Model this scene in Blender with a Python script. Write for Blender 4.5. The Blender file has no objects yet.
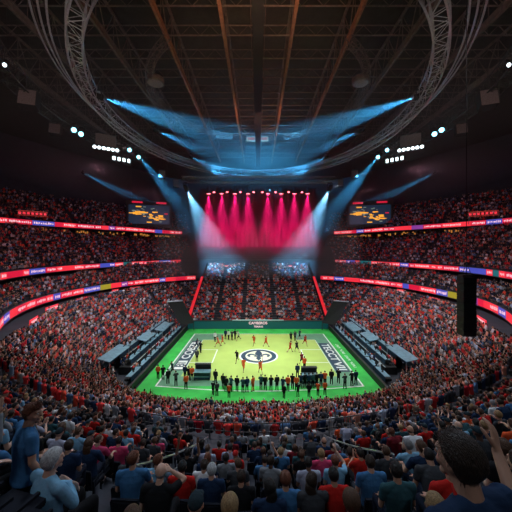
import bpy, bmesh, math, random
import numpy as np
from mathutils import Vector, Matrix, Quaternion, noise as mnoise
PI = math.pi
random.seed(7); rng = np.random.default_rng(7)
SC = bpy.context.scene
COL = SC.collection
# ------------------------------------------------------------------ camera, world, exposure
F = 280.0; CX, HY = 258.0, 250.0; CZ = 17.7; CY = -46.8
cam_d = bpy.data.cameras.new('camera'); cam = bpy.data.objects.new('camera', cam_d); COL.objects.link(cam)
cam.location = (0, CY, CZ); cam.rotation_euler = (PI/2, 0, 0)
cam_d.sensor_width = 36.0; cam_d.lens = F/512*36.0
cam_d.shift_x = -(CX-256)/512; cam_d.shift_y = -(256-HY)/512
cam_d.clip_start = 0.05; cam_d.clip_end = 500
SC.camera = cam
SC.view_settings.view_transform = 'Standard'; SC.view_settings.look = 'None'
SC.view_settings.gamma = 1; SC.view_settings.use_curve_mapping = False
SC.view_settings.exposure = 0.0
w = bpy.data.worlds.new('world'); SC.world = w; w.use_nodes = True
w.node_tree.nodes['Background'].inputs[0].default_value = (0.10, 0.22, 0.40, 1)
w.node_tree.nodes['Background'].inputs[1].default_value = 0.010

def P(px, py, d):
    return Vector(((px-CX)/F*d, d+CY, CZ+(HY-py)/F*d))

def spot(name, loc, target, power, color, angle, blend=0.5, radius=0.15, vol=1.0):
    l = bpy.data.lights.new(name, 'SPOT'); l.energy = power; l.color = color
    l.spot_size = math.radians(angle); l.spot_blend = blend; l.shadow_soft_size = radius
    o = bpy.data.objects.new(name, l); COL.objects.link(o); o.location = loc
    o.rotation_euler = (Vector(target)-Vector(loc)).to_track_quat('-Z', 'Y').to_euler()
    l.volume_factor = vol if hasattr(l, 'volume_factor') else 1.0
    return o

def panel(name, loc, target, size, power, color, spread):
    l = bpy.data.lights.new(name, 'AREA'); l.shape = 'DISK'; l.size = size; l.energy = power; l.color = color
    l.spread = math.radians(spread)
    o = bpy.data.objects.new(name, l); COL.objects.link(o); o.location = loc
    o.rotation_euler = (Vector(target)-Vector(loc)).to_track_quat('-Z', 'Y').to_euler()
    return o
# court floodlights: unseen area lamps below the lighting ring, without fixtures
for k in range(8):
    a = 2*PI*(k+0.5)/8
    src = Vector((21*math.cos(a), -4+17*math.sin(a), 30.8))
    panel('court_flood', src, (src.x*0.10, src.y*0.10, 0), 3.0, 520, (0.88, 1.0, 0.95), 70)
# crowd fill: added area lamps with no visible source
WARM = (1.0, 0.91, 0.94)
for s in (-1, 1):
    for (x, y, p) in ((27, -14, 1300), (29, 4, 1700), (26, 20, 1300)):
        panel('crowd_fill', (s*x*0.60, y*0.62-1, 30.8), (s*x, y, 4), 3.0, p*0.72, WARM, 84)
panel('crowd_fill', (0, 12, 30.8), (0, 24, 4), 3.0, 700, (1.0, 0.82, 0.82), 66)
for s in (-1, 1):
    panel('crowd_fill', (s*9, -17, 30.8), (s*7, -27, 5), 3.0, 600, WARM, 66)
    panel('balcony_fill', (s*26, 0, 30.8), (s*50, 16, 20), 3.0, 520, (1.0, 0.42, 0.55), 120)  # added fill for the dim balcony crowd, no fixture there
    panel('balcony_fill', (s*25, 18, 30.8), (s*40, 40, 20), 3.0, 330, (1.0, 0.42, 0.55), 120)
    panel('roof_fill', (s*2, -22, 39.5), (s*8, -12, 52), 3.0, 300, (1.0, 0.50, 0.28), 170)  # added unseen uplight that warms the roof steel
    panel('speaker_fill', (s*14, -32, 31), (s*30, -6, 38), 2.0, 260, (1.0, 0.80, 0.76), 90)  # added unseen lamp that brightens the hanging loudspeakers
    panel('roof_fill', (s*2, 6, 39.5), (s*7, 14, 52), 3.0, 200, (1.0, 0.46, 0.28), 170)  # second added uplight, further back under the roof
# near stand, rows round the camera: added unseen fill lamps, cool from ahead, neutral from behind
for s in (-1, 1):
    panel('near_stand_fill', (s*19, -24, 37.5), (s*3, -42, 13), 3.0, 400, (0.62, 0.80, 1.0), 80)
    panel('near_stand_fill', (s*12, -52, 34), (s*2, -40, 13), 3.0, 150, (0.85, 0.92, 1.0), 100)
panel('near_stand_fill', (0, -24, 38), (0, -36, 9), 3.0, 360, (0.86, 0.90, 1.0), 70)

# ------------------------------------------------------------------ helpers
def tag(o, label=None, cat=None, group=None, kind=None):
    if label: o['label'] = label
    if cat: o['category'] = cat
    if group: o['group'] = group
    if kind: o['kind'] = kind
    return o
def empty(name, loc=(0,0,0), rz=0.0):
    o = bpy.data.objects.new(name, None); COL.objects.link(o); o.location = loc; o.rotation_euler = (0,0,rz)
    o.empty_display_size = 0.2
    return o
def copy_tree(o, parent=None):
    c = o.copy(); COL.objects.link(c)
    if parent is not None: c.parent = parent
    for ch in list(o.children): copy_tree(ch, c)
    return c

def mat(name, color, rough=0.6, metal=0.0, emit=None, es=0.0, bump=0.0, bscale=60, var=0.0, vscale=8, spec=0.5, alt=None):
    m = bpy.data.materials.new(name); m.use_nodes = True
    nt = m.node_tree; b = nt.nodes['Principled BSDF']
    b.inputs['Base Color'].default_value = (*color, 1); b.inputs['Roughness'].default_value = rough
    b.inputs['Metallic'].default_value = metal; b.inputs['Specular IOR Level'].default_value = spec
    if emit: b.inputs['Emission Color'].default_value = (*emit, 1); b.inputs['Emission Strength'].default_value = es
    tc = nt.nodes.new('ShaderNodeTexCoord')
    if var > 0 or alt:
        n = nt.nodes.new('ShaderNodeTexNoise'); n.inputs['Scale'].default_value = vscale; n.inputs['Detail'].default_value = 4
        nt.links.new(tc.outputs['Object'], n.inputs['Vector'])
        r = nt.nodes.new('ShaderNodeMix'); r.data_type = 'RGBA'
        lo = alt if alt else tuple(c*(1-var) for c in color)
        r.inputs[6].default_value = (*lo, 1); r.inputs[7].default_value = (*color, 1)
        mr = nt.nodes.new('ShaderNodeMapRange'); mr.inputs[1].default_value = 0.35; mr.inputs[2].default_value = 0.65
        nt.links.new(n.outputs['Fac'], mr.inputs[0]); nt.links.new(mr.outputs[0], r.inputs[0])
        nt.links.new(r.outputs[2], b.inputs['Base Color'])
    if bump > 0:
        n = nt.nodes.new('ShaderNodeTexNoise'); n.inputs['Scale'].default_value = bscale; n.inputs['Detail'].default_value = 3
        nt.links.new(tc.outputs['Object'], n.inputs['Vector'])
        bp = nt.nodes.new('ShaderNodeBump'); bp.inputs['Strength'].default_value = bump; bp.inputs['Distance'].default_value = 0.02
        nt.links.new(n.outputs['Fac'], bp.inputs['Height']); nt.links.new(bp.outputs[0], b.inputs['Normal'])
    return m
def vcol_mat(name, rough=0.8):
    m = bpy.data.materials.new(name); m.use_nodes = True; nt = m.node_tree; b = nt.nodes['Principled BSDF']
    a = nt.nodes.new('ShaderNodeAttribute'); a.attribute_name = 'Col'
    nt.links.new(a.outputs['Color'], b.inputs['Base Color']); b.inputs['Roughness'].default_value = rough
    b.inputs['Specular IOR Level'].default_value = 0.2
    return m

M = {}
M['concrete'] = mat('dark_concrete', (0.035, 0.040, 0.055), 0.85, var=0.35, vscale=1.5)
M['black'] = mat('black_paint', (0.012, 0.013, 0.016), 0.6, var=0.3, vscale=3)
M['navywall'] = mat('navy_wall', (0.020, 0.030, 0.045), 0.7, var=0.3, vscale=1)
M['steel'] = mat('dark_steel', (0.10, 0.10, 0.105), 0.45, 0.6, var=0.3)
M['truss'] = mat('aluminium_truss', (0.60, 0.60, 0.62), 0.40, 0.6, var=0.2)
M['tawny'] = mat('warm_tinted_steel', (0.42, 0.20, 0.12), 0.6, 0.1, var=0.35, vscale=2)  # orange lamplight on the roof beams is mixed into this colour
M['dimsteel'] = mat('roof_steel', (0.26, 0.20, 0.18), 0.6, 0.3, var=0.4, vscale=2)
M['deck'] = mat('roof_deck', (0.05, 0.045, 0.045), 0.85, var=0.4, vscale=0.7)
M['rail'] = mat('rail_metal', (0.45, 0.50, 0.55), 0.35, 0.8, var=0.15)
M['seat'] = mat('seat_plastic', (0.012, 0.014, 0.022), 0.85, var=0.3, spec=0.1)
M['seat_red'] = mat('seat_red_cushion', (0.35, 0.03, 0.02), 0.7, bump=0.2)
M['grille'] = mat('speaker_grille', (0.36, 0.27, 0.26), 0.7, 0.1, bump=0.5, bscale=40, var=0.3, vscale=6)
M['white'] = mat('white_paint', (0.80, 0.82, 0.80), 0.6, var=0.05)
M['ink'] = mat('navy_paint', (0.012, 0.045, 0.085), 0.55, var=0.25, vscale=1.5)
M['cream'] = mat('cream_paint', (0.80, 0.76, 0.55), 0.6, var=0.08)
M['lime'] = mat('lime_turf', (0.45, 0.57, 0.13), 0.7, var=0.12, vscale=0.35, bump=0.1)
M['green'] = mat('green_turf', (0.04, 0.55, 0.08), 0.7, var=0.30, vscale=0.5, bump=0.1)
M['teal'] = mat('grey_green_turf', (0.14, 0.32, 0.20), 0.7, var=0.2, vscale=0.8, bump=0.1)
M['trimled'] = mat('pale_trim', (0.45, 0.6, 0.65), 0.4)
M['board'] = mat('board_teal', (0.01, 0.10, 0.11), 0.4, emit=(0.01, 0.10, 0.13), es=0.22)
M['tabletop'] = mat('pale_blue_tabletop', (0.22, 0.40, 0.50), 0.35, var=0.3, vscale=2)
M['screen'] = mat('desk_screen', (0.05, 0.2, 0.3), 0.2, emit=(0.25, 0.65, 0.9), es=1.0)
M['backdrop'] = mat('red_drape', (0.055, 0.008, 0.02), 0.9, bump=0.2, bscale=1.2)
EM = {}
def emat(name, c, s):
    m = mat(name, tuple(x*0.3 for x in c), 0.4, emit=c, es=s); EM[name] = m; return m
emat('led_red', (1.0, 0.035, 0.06), 0.85); emat('led_deepred', (0.75, 0.01, 0.05), 0.8); emat('led_blue', (0.07, 0.09, 0.55), 0.8)
emat('led_yellow', (0.42, 0.36, 0.03), 0.7); emat('led_teal', (0.01, 0.17, 0.20), 0.7); emat('led_white', (1, 0.65, 0.7), 1.0)
emat('led_purple', (0.25, 0.05, 0.35), 0.8); emat('led_orange', (1.0, 0.42, 0.03), 1.0); emat('led_amber', (1.0, 0.40, 0.08), 0.45)
emat('lens_cyan', (0.25, 0.80, 1.0), 6.0); emat('lens_white', (0.8, 0.95, 1.0), 4.0); emat('lens_red', (1.0, 0.16, 0.20), 9.0)
emat('lens_warm', (1.0, 0.72, 0.5), 5.0)
emat('led_rail', (1.0, 0.025, 0.04), 0.55); emat('rail_lamp', (0.6, 0.04, 0.02), 0.3)

class MB:
    """collects shapes; build() links them as ONE mesh object"""
    def __init__(s): s.v = []; s.f = []; s.m = []; s.n = 0
    def add(s, verts, faces, mi=0):
        s.v.extend([tuple(v) for v in verts]); b = s.n
        for f in faces: s.f.append(tuple(i+b for i in f)); s.m.append(mi)
        s.n += len(verts)
    def box(s, c, size, mi=0, rot=None):
        hx, hy, hz = [k/2 for k in size]; c = Vector(c)
        vs = [Vector((x, y, z)) for x in (-hx, hx) for y in (-hy, hy) for z in (-hz, hz)]
        if rot is not None: vs = [rot @ v for v in vs]
        s.add([v+c for v in vs], [(0,1,3,2),(4,6,7,5),(0,4,5,1),(2,3,7,6),(0,2,6,4),(1,5,7,3)], mi)
    def tube(s, pts, r, seg=6, mi=0, cap=True):
        pts = [Vector(p) for p in pts]; n = len(pts); rs = r if hasattr(r, '__len__') else [r]*n
        vs = []; prev = None
        for i, p in enumerate(pts):
            t = (pts[min(i+1, n-1)]-pts[max(i-1, 0)]).normalized()
            if prev is None:
                a = Vector((0,0,1)) if abs(t.z) < 0.9 else Vector((1,0,0)); u = t.cross(a).normalized()
            else: u = (prev - t*prev.dot(t)).normalized()
            prev = u; w2 = t.cross(u)
            for k in range(seg):
                a = 2*PI*k/seg; vs.append(p+(u*math.cos(a)+w2*math.sin(a))*rs[i])
        fs = [(i*seg+k, i*seg+(k+1)%seg, (i+1)*seg+(k+1)%seg, (i+1)*seg+k) for i in range(n-1) for k in range(seg)]
        if cap: fs.append(tuple(range(seg))[::-1]); fs.append(tuple((n-1)*seg+k for k in range(seg)))
        s.add(vs, fs, mi)
    def lathe(s, prof, seg=16, origin=(0,0,0), rot=None, mi=0):
        o = Vector(origin); vs = []
        for (r, z) in prof:
            for k in range(seg):
                a = 2*PI*k/seg; v = Vector((r*math.cos(a), r*math.sin(a), z))
                if rot is not None: v = rot @ v
                vs.append(v+o)
        n = len(prof)
        fs = [(i*seg+k, i*seg+(k+1)%seg, (i+1)*seg+(k+1)%seg, (i+1)*seg+k) for i in range(n-1) for k in range(seg)]
        fs.append(tuple(range(seg))[::-1]); fs.append(tuple((n-1)*seg+k for k in range(seg)))
        s.add(vs, fs, mi)
    def build(s, name, mats, parent=None, smooth=False, loc=None):
        me = bpy.data.meshes.new(name); me.from_pydata(s.v, [], s.f)
        if not isinstance(mats, (list, tuple)): mats = [mats]
        for m in mats: me.materials.append(m)
        me.polygons.foreach_set('material_index', s.m)
        if smooth: me.polygons.foreach_set('use_smooth', [True]*len(s.f))
        me.update()
        o = bpy.data.objects.new(name, me); COL.objects.link(o)
        if parent is not None: o.parent = parent
        if loc is not None: o.location = loc
        return o

def np_mesh(name, V, Q, mats, mi=None, col=None, smooth=False):
    me = bpy.data.meshes.new(name); nv, nq = len(V), len(Q)
    me.vertices.add(nv); me.vertices.foreach_set('co', np.asarray(V, np.float32).ravel())
    k = Q.shape[1]
    me.loops.add(nq*k); me.loops.foreach_set('vertex_index', np.asarray(Q, np.int32).ravel())
    me.polygons.add(nq); me.polygons.foreach_set('loop_start', np.arange(0, nq*k, k, dtype=np.int32))
    if smooth: me.polygons.foreach_set('use_smooth', np.ones(nq, bool))
    if mi is not None: me.polygons.foreach_set('material_index', np.asarray(mi, np.int32))
    if not isinstance(mats, (list, tuple)): mats = [mats]
    for m in mats: me.materials.append(m)
    me.update(calc_edges=True)
    if col is not None:
        ca = me.color_attributes.new('Col', 'BYTE_COLOR', 'POINT')
        c4 = np.ones((nv, 4), np.float32); c4[:, :3] = col
        ca.data.foreach_set('color', c4.ravel())
    o = bpy.data.objects.new(name, me); COL.objects.link(o)
    return o

# ------------------------------------------------------------------ bowl plan curves (polar about (0,5))
YC = 5.0
def superell(th, A, Bn, Bf, pn, pf):
    c, s = np.cos(th), np.sin(th)
    B = np.where(s < 0, Bn, Bf); p = np.where(s < 0, pn, pf)
    return (np.abs(c/A)**p + np.abs(s/B)**p)**(-1.0/p)
def R0(th): return superell(th, 21.7, 21.0, 12.3, 3.0, 5.0)
def R3(th): return superell(th, 37.5, 37.0, 41.0, 1.75, 2.2)
def Rtop(th): return superell(th, 68.0, 60.0, 60.0, 1.2, 2.0)
def tabf(tab):
    a = np.array([t[0] for t in tab], float); r = np.array([t[1] for t in tab], float)
    g = np.linspace(-60, 90, 301); v = np.interp(g, a, r)
    kk = np.hanning(41); kk /= kk.sum(); vp = np.pad(v, 20, mode='edge'); v = np.convolve(vp, kk, 'valid')
    def fn(th):
        al = np.degrees(np.arcsin(np.clip(np.sin(th), -1, 1)))   # elevation angle from the X axis towards far
        return np.interp(al, g, v)
    return fn
R2 = tabf([(-60, 41), (-35, 40), (-14, 40), (5, 42.3), (30, 45.5), (50, 52), (62, 57), (90, 60)])
R1 = tabf([(-60, 57), (-20, 57), (9, 56.7), (23, 54.2), (42, 53), (60, 61), (90, 66)])
NEAR = math.radians(50)            # half width of the near stand round -90 deg
def near_mask(th): return (np.sin(th) < 0) & (np.abs(((th+PI/2+PI) % (2*PI))-PI) < NEAR)
def low_top(th):                   # top of the lower bowl: 3 m inside ring 3 at the sides
    a = np.abs(((th+PI/2+PI) % (2*PI))-PI)
    k = np.clip((a-math.radians(48))/math.radians(14), 0, 1)
    return R3(th)-3.0*k
NLOW = 19
def low_r(th, k): return R0(th)+(low_top(th)-R0(th))*k/NLOW
def low_z(k): return 0.05+7.55*(0.93*(k/NLOW)+0.07*(k/NLOW)**2)
NUP = 27
def up_r(th, k): return R3(th)+1.1+(Rtop(th)-R3(th)-1.1)*k/NUP
def up_z(k): u = 1.1+21.9*k/NUP; return 7.6+0.44*u+0.0100*u*u-0.35
def xy(th, r): return r*np.cos(th), YC+r*np.sin(th)

def terrace(name, rf, zf, n, t0, t1, nth, mt, top_extra=0.85, under=None, skirt=None):
    th = np.linspace(t0, t1, nth)
    rings = []
    if skirt is not None: rings.append((rf(th, 0), skirt))
    for k in range(n):
        rings.append((rf(th, k), zf(k))); rings.append((rf(th, k+1), zf(k)))
    if under is not None: rings.append((rf(th, n), under)); 
    V = np.concatenate([np.stack([*xy(th, r), np.full(nth, z)], 1) for r, z in rings])
    nr = len(rings); i, j = np.meshgrid(np.arange(nr-1), np.arange(nth-1), indexing='ij')
    a = (i*nth+j).ravel(); Q = np.stack([a, a+1, a+1+nth, a+nth], 1)
    o = np_mesh(name, V, Q, mt); tag(o, kind='structure'); return o

# ---- court floor
def rect(mb, x0, y0, x1, y1, z, mi=0):
    mb.add([(x0,y0,z),(x1,y0,z),(x1,y1,z),(x0,y1,z)], [(0,1,2,3)], mi)
def slab(name, x0, y0, x1, y1, z0, z1, m, label=None):
    b = MB(); b.box(((x0+x1)/2, (y0+y1)/2, (z0+z1)/2), (x1-x0, y1-y0, z1-z0)); o = b.build(name, m); tag(o, kind='structure'); return o
slab('floor', -75, -75, 75, 100, -0.6, -0.05, M['concrete'])
slab('floor_green_apron', -15.5, -15.9, 15.8, 16.0, -0.05, 0.0, M['green'])
slab('floor_teal_surround', -13.3, -10.4, 13.7, 12.2, 0.0, 0.006, M['teal'])
mb = MB()
z = 0.012
rect(mb, -10.8, -7.6, 11.2, 8.4, z); rect(mb, -7.2, 8.4, 7.6, 12.0, z); rect(mb, -8.5, -8.8, 8.8, -7.6, z)
o = mb.build('floor_lime_court', M['lime']); tag(o, kind='structure')
mb = MB(); z = 0.02; LW = 0.16
def line(x0, y0, x1, y1, w_=LW):
    d = Vector((x1-x0, y1-y0)); L = d.length; n = Vector((-d.y, d.x))/L*w_/2; e = d/L*w_/2
    mb.add([(x0-e.x+n.x, y0-e.y+n.y, z), (x0-e.x-n.x, y0-e.y-n.y, z), (x1+e.x-n.x, y1+e.y-n.y, z), (x1+e.x+n.x, y1+e.y+n.y, z)], [(0,1,2,3)])
XL, XR, YN, YF = -13.3, 13.7, -10.4, 12.2
line(XL, YF, XR, YF); line(XL, YN, XL, YF, 0.22); line(XR, YN, XR, YF, 0.22)
N = 24
for i in range(N):
    xa, xb = XL+(XR-XL)*i/N, XL+(XR-XL)*(i+1)/N
    line(xa, YN-1.3*math.sin(PI*i/N), xb, YN-1.3*math.sin(PI*(i+1)/N), 0.22)
for s, xo in ((-1, -10.8), (1, 11.2)):
    xi = xo-s*3.6
    line(xo, -2.8, xi, -2.8); line(xo, 2.9, xi, 2.9); line(xi, -2.8, xi, 2.9, 0.2); line(xo, 8.3, xi, 8.3, 0.1)
    line(xo, -5.6, xo, 8.0, 0.1)
o = mb.build('trim_1', M['white']); tag(o, kind='structure')
# small white lettering marks on the right apron
mb = MB()
for i, y in enumerate(np.arange(-4.5, 6.5, 0.55)):
    if i % 5 == 4: continue
    mb.box((14.7, y, 0.012), (0.42, 0.12+0.2*((i*7) % 3)/3, 0.01)); mb.box((14.55+0.25*((i*5) % 2), y+0.2, 0.012), (0.10, 0.3, 0.01))
o = mb.build('trim_2', M['white']); tag(o, kind='structure')

# painted end panels with lettering
def text_mesh(s, size, m, name, parent, loc, rot, extrude=0.004):
    cu = bpy.data.curves.new(name, 'FONT'); cu.body = s; cu.size = size; cu.extrude = extrude; cu.align_x = 'CENTER'; cu.align_y = 'CENTER'
    cu.offset = size*0.02
    t = bpy.data.objects.new(name, cu); COL.objects.link(t)
    me = bpy.data.meshes.new_from_object(t.evaluated_get(bpy.context.evaluated_depsgraph_get()))
    COL.objects.unlink(t); bpy.data.objects.remove(t)
    me.materials.clear(); me.materials.append(m)
    o = bpy.data.objects.new(name, me); COL.objects.link(o); o.parent = parent; o.location = loc; o.rotation_euler = rot
    return o
for side, (x0, x1, y0, y1) in ((-1, (-12.8, -10.9, -5.6, 7.8)), (1, (11.4, 13.4, -6.2, 6.4))):
    b = MB(); b.box(((x0+x1)/2, (y0+y1)/2, 0.02), (x1-x0, y1-y0, 0.02)); pn = b.build('court_name_panel', M['ink'])
    tag(pn, 'navy painted panel with white block lettering along the %s end of court' % ('left' if side < 0 else 'right'), 'floor sign', 'name panels on the court')
    cx = (x0+x1)/2
    if side < 0:
        b = MB(); b.box((cx, y0+1.9, 0.035), (1.45, 3.2, 0.01)); b.build('white_block', M['white'], pn)
        text_mesh('BI', 1.75, M['ink'], 'lettering', pn, (cx, y0+1.9, 0.045), (0, 0, PI/2)).scale = (1.35, 1, 1)
        text_mesh('COBZR', 1.9, M['white'], 'lettering', pn, (cx, y0+8.5, 0.04), (0, 0, PI/2)).scale = (1.35, 1, 1)
    else:
        text_mesh('TECCT', 1.9, M['white'], 'lettering', pn, (cx, y1-4.6, 0.04), (0, 0, -PI/2)).scale = (1.35, 1, 1)
        text_mesh('VII', 1.9, M['white'], 'lettering', pn, (cx, y0+2.0, 0.04), (0, 0, -PI/2)).scale = (1.5, 1, 1)
# centre emblem
em = empty('court_emblem', (0.1, 0.0, 0.0)); tag(em, 'round navy and cream emblem with a three-petal lily at centre court', 'emblem')
def disc(name, r0, r1, z, m):
    b = MB(); N = 64
    if r0 <= 0: b.add([(r1*math.cos(2*PI*k/N), r1*math.sin(2*PI*k/N), z) for k in range(N)], [tuple(range(N))])
    else:
        vs = [(r*math.cos(2*PI*k/N), r*math.sin(2*PI*k/N), z) for r in (r0, r1) for k in range(N)]
        b.add(vs, [(k, N+k, N+(k+1) % N, (k+1) % N) for k in range(N)])
    return b.build(name, m, em)
disc('outer_rim', 2.95, 3.25, 0.022, M['white']); disc('navy_ring', 2.2, 2.95, 0.022, M['ink']); disc('cream_field', 0, 2.2, 0.022, M['cream'])
b = MB()
def shape(pts, z=0.03): b.add([(x, y, z) for x, y in pts], [tuple(range(len(pts)))])
cpet = [(0, 2.6), (0.35, 2.0), (0.62, 1.2), (0.55, 0.5), (0.25, 0.0), (0.18, -0.5), (0.45, -1.1), (0.0, -2.1), (-0.45, -1.1), (-0.18, -0.5), (-0.25, 0.0), (-0.55, 0.5), (-0.62, 1.2), (-0.35, 2.0)]
for k in range(len(cpet)):   # fan so that the concave outline stays right
    p, q = cpet[k], cpet[(k+1) % len(cpet)]; shape([(0, 0.2), p, q])
for s in (-1, 1):
    outer = [(0.22, -0.25), (0.45, 0.35), (0.85, 0.80), (1.30, 0.95), (1.70, 0.75), (1.92, 0.30), (1.88, -0.20), (1.60, -0.55), (1.30, -0.50)]
    inner = [(0.26, -0.45), (0.62, -0.05), (0.95, 0.25), (1.22, 0.35), (1.38, 0.22), (1.45, 0.02), (1.45, -0.15), (1.38, -0.30), (1.28, -0.42)]
    for i in range(len(outer)-1): shape([(s*outer[i][0], outer[i][1]), (s*outer[i+1][0], outer[i+1][1]), (s*inner[i+1][0], inner[i+1][1]), (s*inner[i][0], inner[i][1])])
b.box((0, -0.35, 0.03), (1.5, 0.28, 0.004))
b.build('lily_mark', M['ink'], em)

# ------------------------------------------------------------------ stands
def d2r(a): return math.radians(a)
terrace('floor_lower_stand', lambda th, k: low_r(th, k), low_z, NLOW, d2r(-245), d2r(65), 181, M['concrete'], skirt=0.0)
terrace('floor_near_stand', lambda th, k: up_r(th, k), up_z, NUP, d2r(-140), d2r(-40), 121, M['concrete'], skirt=5.0, under=-0.5)
# cross aisle of the near stand
th = np.linspace(d2r(-140), d2r(-40), 81)
V = np.concatenate([np.stack([*xy(th, R3(th)-0.02), np.full(81, 7.6)], 1), np.stack([*xy(th, R3(th)+1.12), np.full(81, 7.6)], 1)])
a = np.arange(80); o = np_mesh('floor_cross_aisle', V, np.stack([a, a+1, a+82, a+81], 1), M['concrete']); tag(o, kind='structure')
# concourse behind the lower bowl, under ring 3
th = np.linspace(d2r(-220), d2r(40), 161); a = np.arange(160)
def ringwall(name, prof, t0, t1, m, nth=161, mi=None, kind='structure'):
    th = np.linspace(t0, t1, nth)
    V = np.concatenate([np.stack([*xy(th, rf(th)), np.full(nth, z)], 1) for rf, z in prof])
    nr = len(prof); i, j = np.meshgrid(np.arange(nr-1), np.arange(nth-1), indexing='ij')
    q = (i*nth+j).ravel(); Q = np.stack([q, q+1, q+1+nth, q+nth], 1)
    o = np_mesh(name, V, Q, m)
    if kind: tag(o, kind=kind)
    return o
for s, (t0, t1) in (('right', (d2r(-40), d2r(64))), ('left', (d2r(116), d2r(220)))):
    ringwall('floor_concourse_'+s, [(lambda t: low_top(t)-0.02, 7.0), (lambda t: low_top(t)-0.02, 7.62), (lambda t: R3(t)+3.5, 7.62), (lambda t: R3(t)+3.5, 9.0)], t0, t1, M['navywall'])
    # decks: slab edge then terraces
    ringwall('wall_deck_edge_'+s, [(lambda t: R3(t)+9.5, 8.35), (lambda t: R3(t), 8.35), (lambda t: R3(t), 9.75), (lambda t: R3(t)+0.15, 9.75), (lambda t: R3(t)+0.15, 9.2), (lambda t: R3(t)+0.6, 9.2)], t0, t1, M['navywall'])
    ringwall('wall_middle_edge_'+s, [(lambda t: R2(t)+12.5, 13.0), (lambda t: R2(t), 13.0), (lambda t: R2(t), 14.45), (lambda t: R2(t)+0.15, 14.45), (lambda t: R2(t)+0.15, 13.9), (lambda t: R2(t)+0.6, 13.9)], t0, t1, M['navywall'])
    ringwall('wall_upper_edge_'+s, [(lambda t: R1(t)+12.5, 23.4), (lambda t: R1(t), 23.4), (lambda t: R1(t), 24.95), (lambda t: R1(t)+0.15, 24.95), (lambda t: R1(t)+0.15, 24.5), (lambda t: R1(t)+0.6, 24.5)], t0, t1, M['navywall'])
for s, (t0, t1) in (('right', (d2r(-40), d2r(64))), ('left', (d2r(116), d2r(220)))):
    ringwall('ceiling_under_middle_tier_'+s, [(lambda t: R3(t)+8.25, 12.98), (lambda t: np.maximum(R2(t), R3(t)+8.3), 12.98)], t0, t1, M['navywall'])
    ringwall('ceiling_under_upper_tier_'+s, [(lambda t: R2(t)+12.5, 23.38), (lambda t: np.maximum(R1(t), R2(t)+12.55), 23.38)], t0, t1, M['navywall'])
TIERS = [('deck', R3, 9.2, 0.46, 9), ('middle', R2, 13.9, 0.66, 14), ('upper', R1, 24.5, 0.68, 12)]
for nm, Rf, z0, rise, n in TIERS:
    for s, (t0, t1) in (('right', (d2r(-40), d2r(66))), ('left', (d2r(114), d2r(220)))):
        terrace('floor_%s_tier_%s' % (nm, s), lambda th, k, Rf=Rf: Rf(th)+0.6+0.85*k, lambda k, z0=z0, rise=rise: z0+rise*k, n, t0, t1, 121, M['concrete'])
        ringwall('wall_%s_back_%s' % (nm, s), [(lambda t, Rf=Rf, n=n: Rf(t)+0.6+0.85*n, z0+rise*(n-1)), (lambda t, Rf=Rf, n=n: Rf(t)+0.6+0.85*n, {'deck': 13.0, 'middle': 23.4, 'upper': 47.0}[nm])], t0, t1, M['navywall'])
# far wall, backdrop, side walls, roof deck
slab('wall_far', -75, 82, 75, 83, 0, 51, M['black'])
for s in (-1, 1): slab('wall_'+('left' if s < 0 else 'right'), s*75-0.5, -75, s*75+0.5, 83, 0, 51, M['black'])
slab('wall_near', -75, -76, 75, -75, 0, 51, M['black'])
slab('ceiling', -75, -76, 75, 83, 50, 50.4, M['deck'])

# far stand: straight rows
NF = 28
mb = MB()
for k in range(NF):
    y0 = 17.3+0.85*k; z0 = 0.9+0.43*k
    mb.box((0, (y0+17.3+0.85*NF)/2, (z0+max(0, z0-0.43))/2), (31.4, 17.3+0.85*NF-y0, z0-max(0, z0-0.43)))
o = mb.build('floor_far_stand', M['concrete']); tag(o, kind='structure')
slab('wall_far_stand_back', -24, 17.3+0.85*NF, 24, 17.3+0.85*NF+0.4, 0, 14.2, M['navywall'])
# upper far stand behind, rising into the haze
mb = MB()
for k in range(10):
    y0 = 42.3+0.85*k; z0 = 13.4+0.6*k
    mb.box((0, (y0+51)/2, (z0+z0-0.6)/2), (50, 51-y0, 0.6))
o = mb.build('floor_far_upper_stand', M['black']); tag(o, kind='structure')
for s in (-1, 1):
    r = empty('stair_rail', (s*15.9, 17.3, 0.9)); tag(r, 'red lit sloping stair rail edging the %s side of the far stand' % ('left' if s < 0 else 'right'), 'rail', 'red rails of the far stand')
    b = MB(); L = 23.8; H = 12.04
    b.add([(-0.12, 0, -0.9), (0.12, 0, -0.9), (0.12, L, -0.9), (-0.12, L, -0.9), (-0.12, 0, 1.1), (0.12, 0, 1.1), (0.12, L, H+1.1), (-0.12, L, H+1.1)],
          [(0,3,2,1), (0,1,5,4), (1,2,6,5), (2,3,7,6), (3,0,4,7)]); b.build('side_wall', M['navywall'], r)
    b = MB(); L2 = L*0.66; H2 = H*0.66
    b.add([(-0.34, -0.1, 1.1), (0.34, -0.1, 1.1), (0.34, L2, H2+1.1), (-0.34, L2, H2+1.1), (-0.34, -0.1, 1.35), (0.34, -0.1, 1.35), (0.34, L2, H2+1.35), (-0.34, L2, H2+1.35)],
          [(0,3,2,1), (0,1,5,4), (1,2,6,5), (2,3,7,6), (3,0,4,7), (4,5,6,7)]); b.build('light_strip', EM['led_rail'], r)

# red drape behind the red lamps
b = MB(); N = 90
vs = []; fs = []
for i in range(N+1):
    x = -21+42*i/N; y = 52.4+0.12*math.sin(i*1.7)
    vs += [(x, y, 12.5), (x, y, 39.5), (x, y+0.12, 12.5), (x, y+0.12, 39.5)]
for i in range(N):
    a = i*4; fs += [(a, a+4, a+5, a+1), (a+2, a+3, a+7, a+6), (a+1, a+5, a+7, a+3)]
b.add(vs, fs); o = b.build('stage_drape', M['backdrop'], smooth=False); tag(o, 'tall folded red drape hanging behind the row of red lamps', 'curtain')

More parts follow.
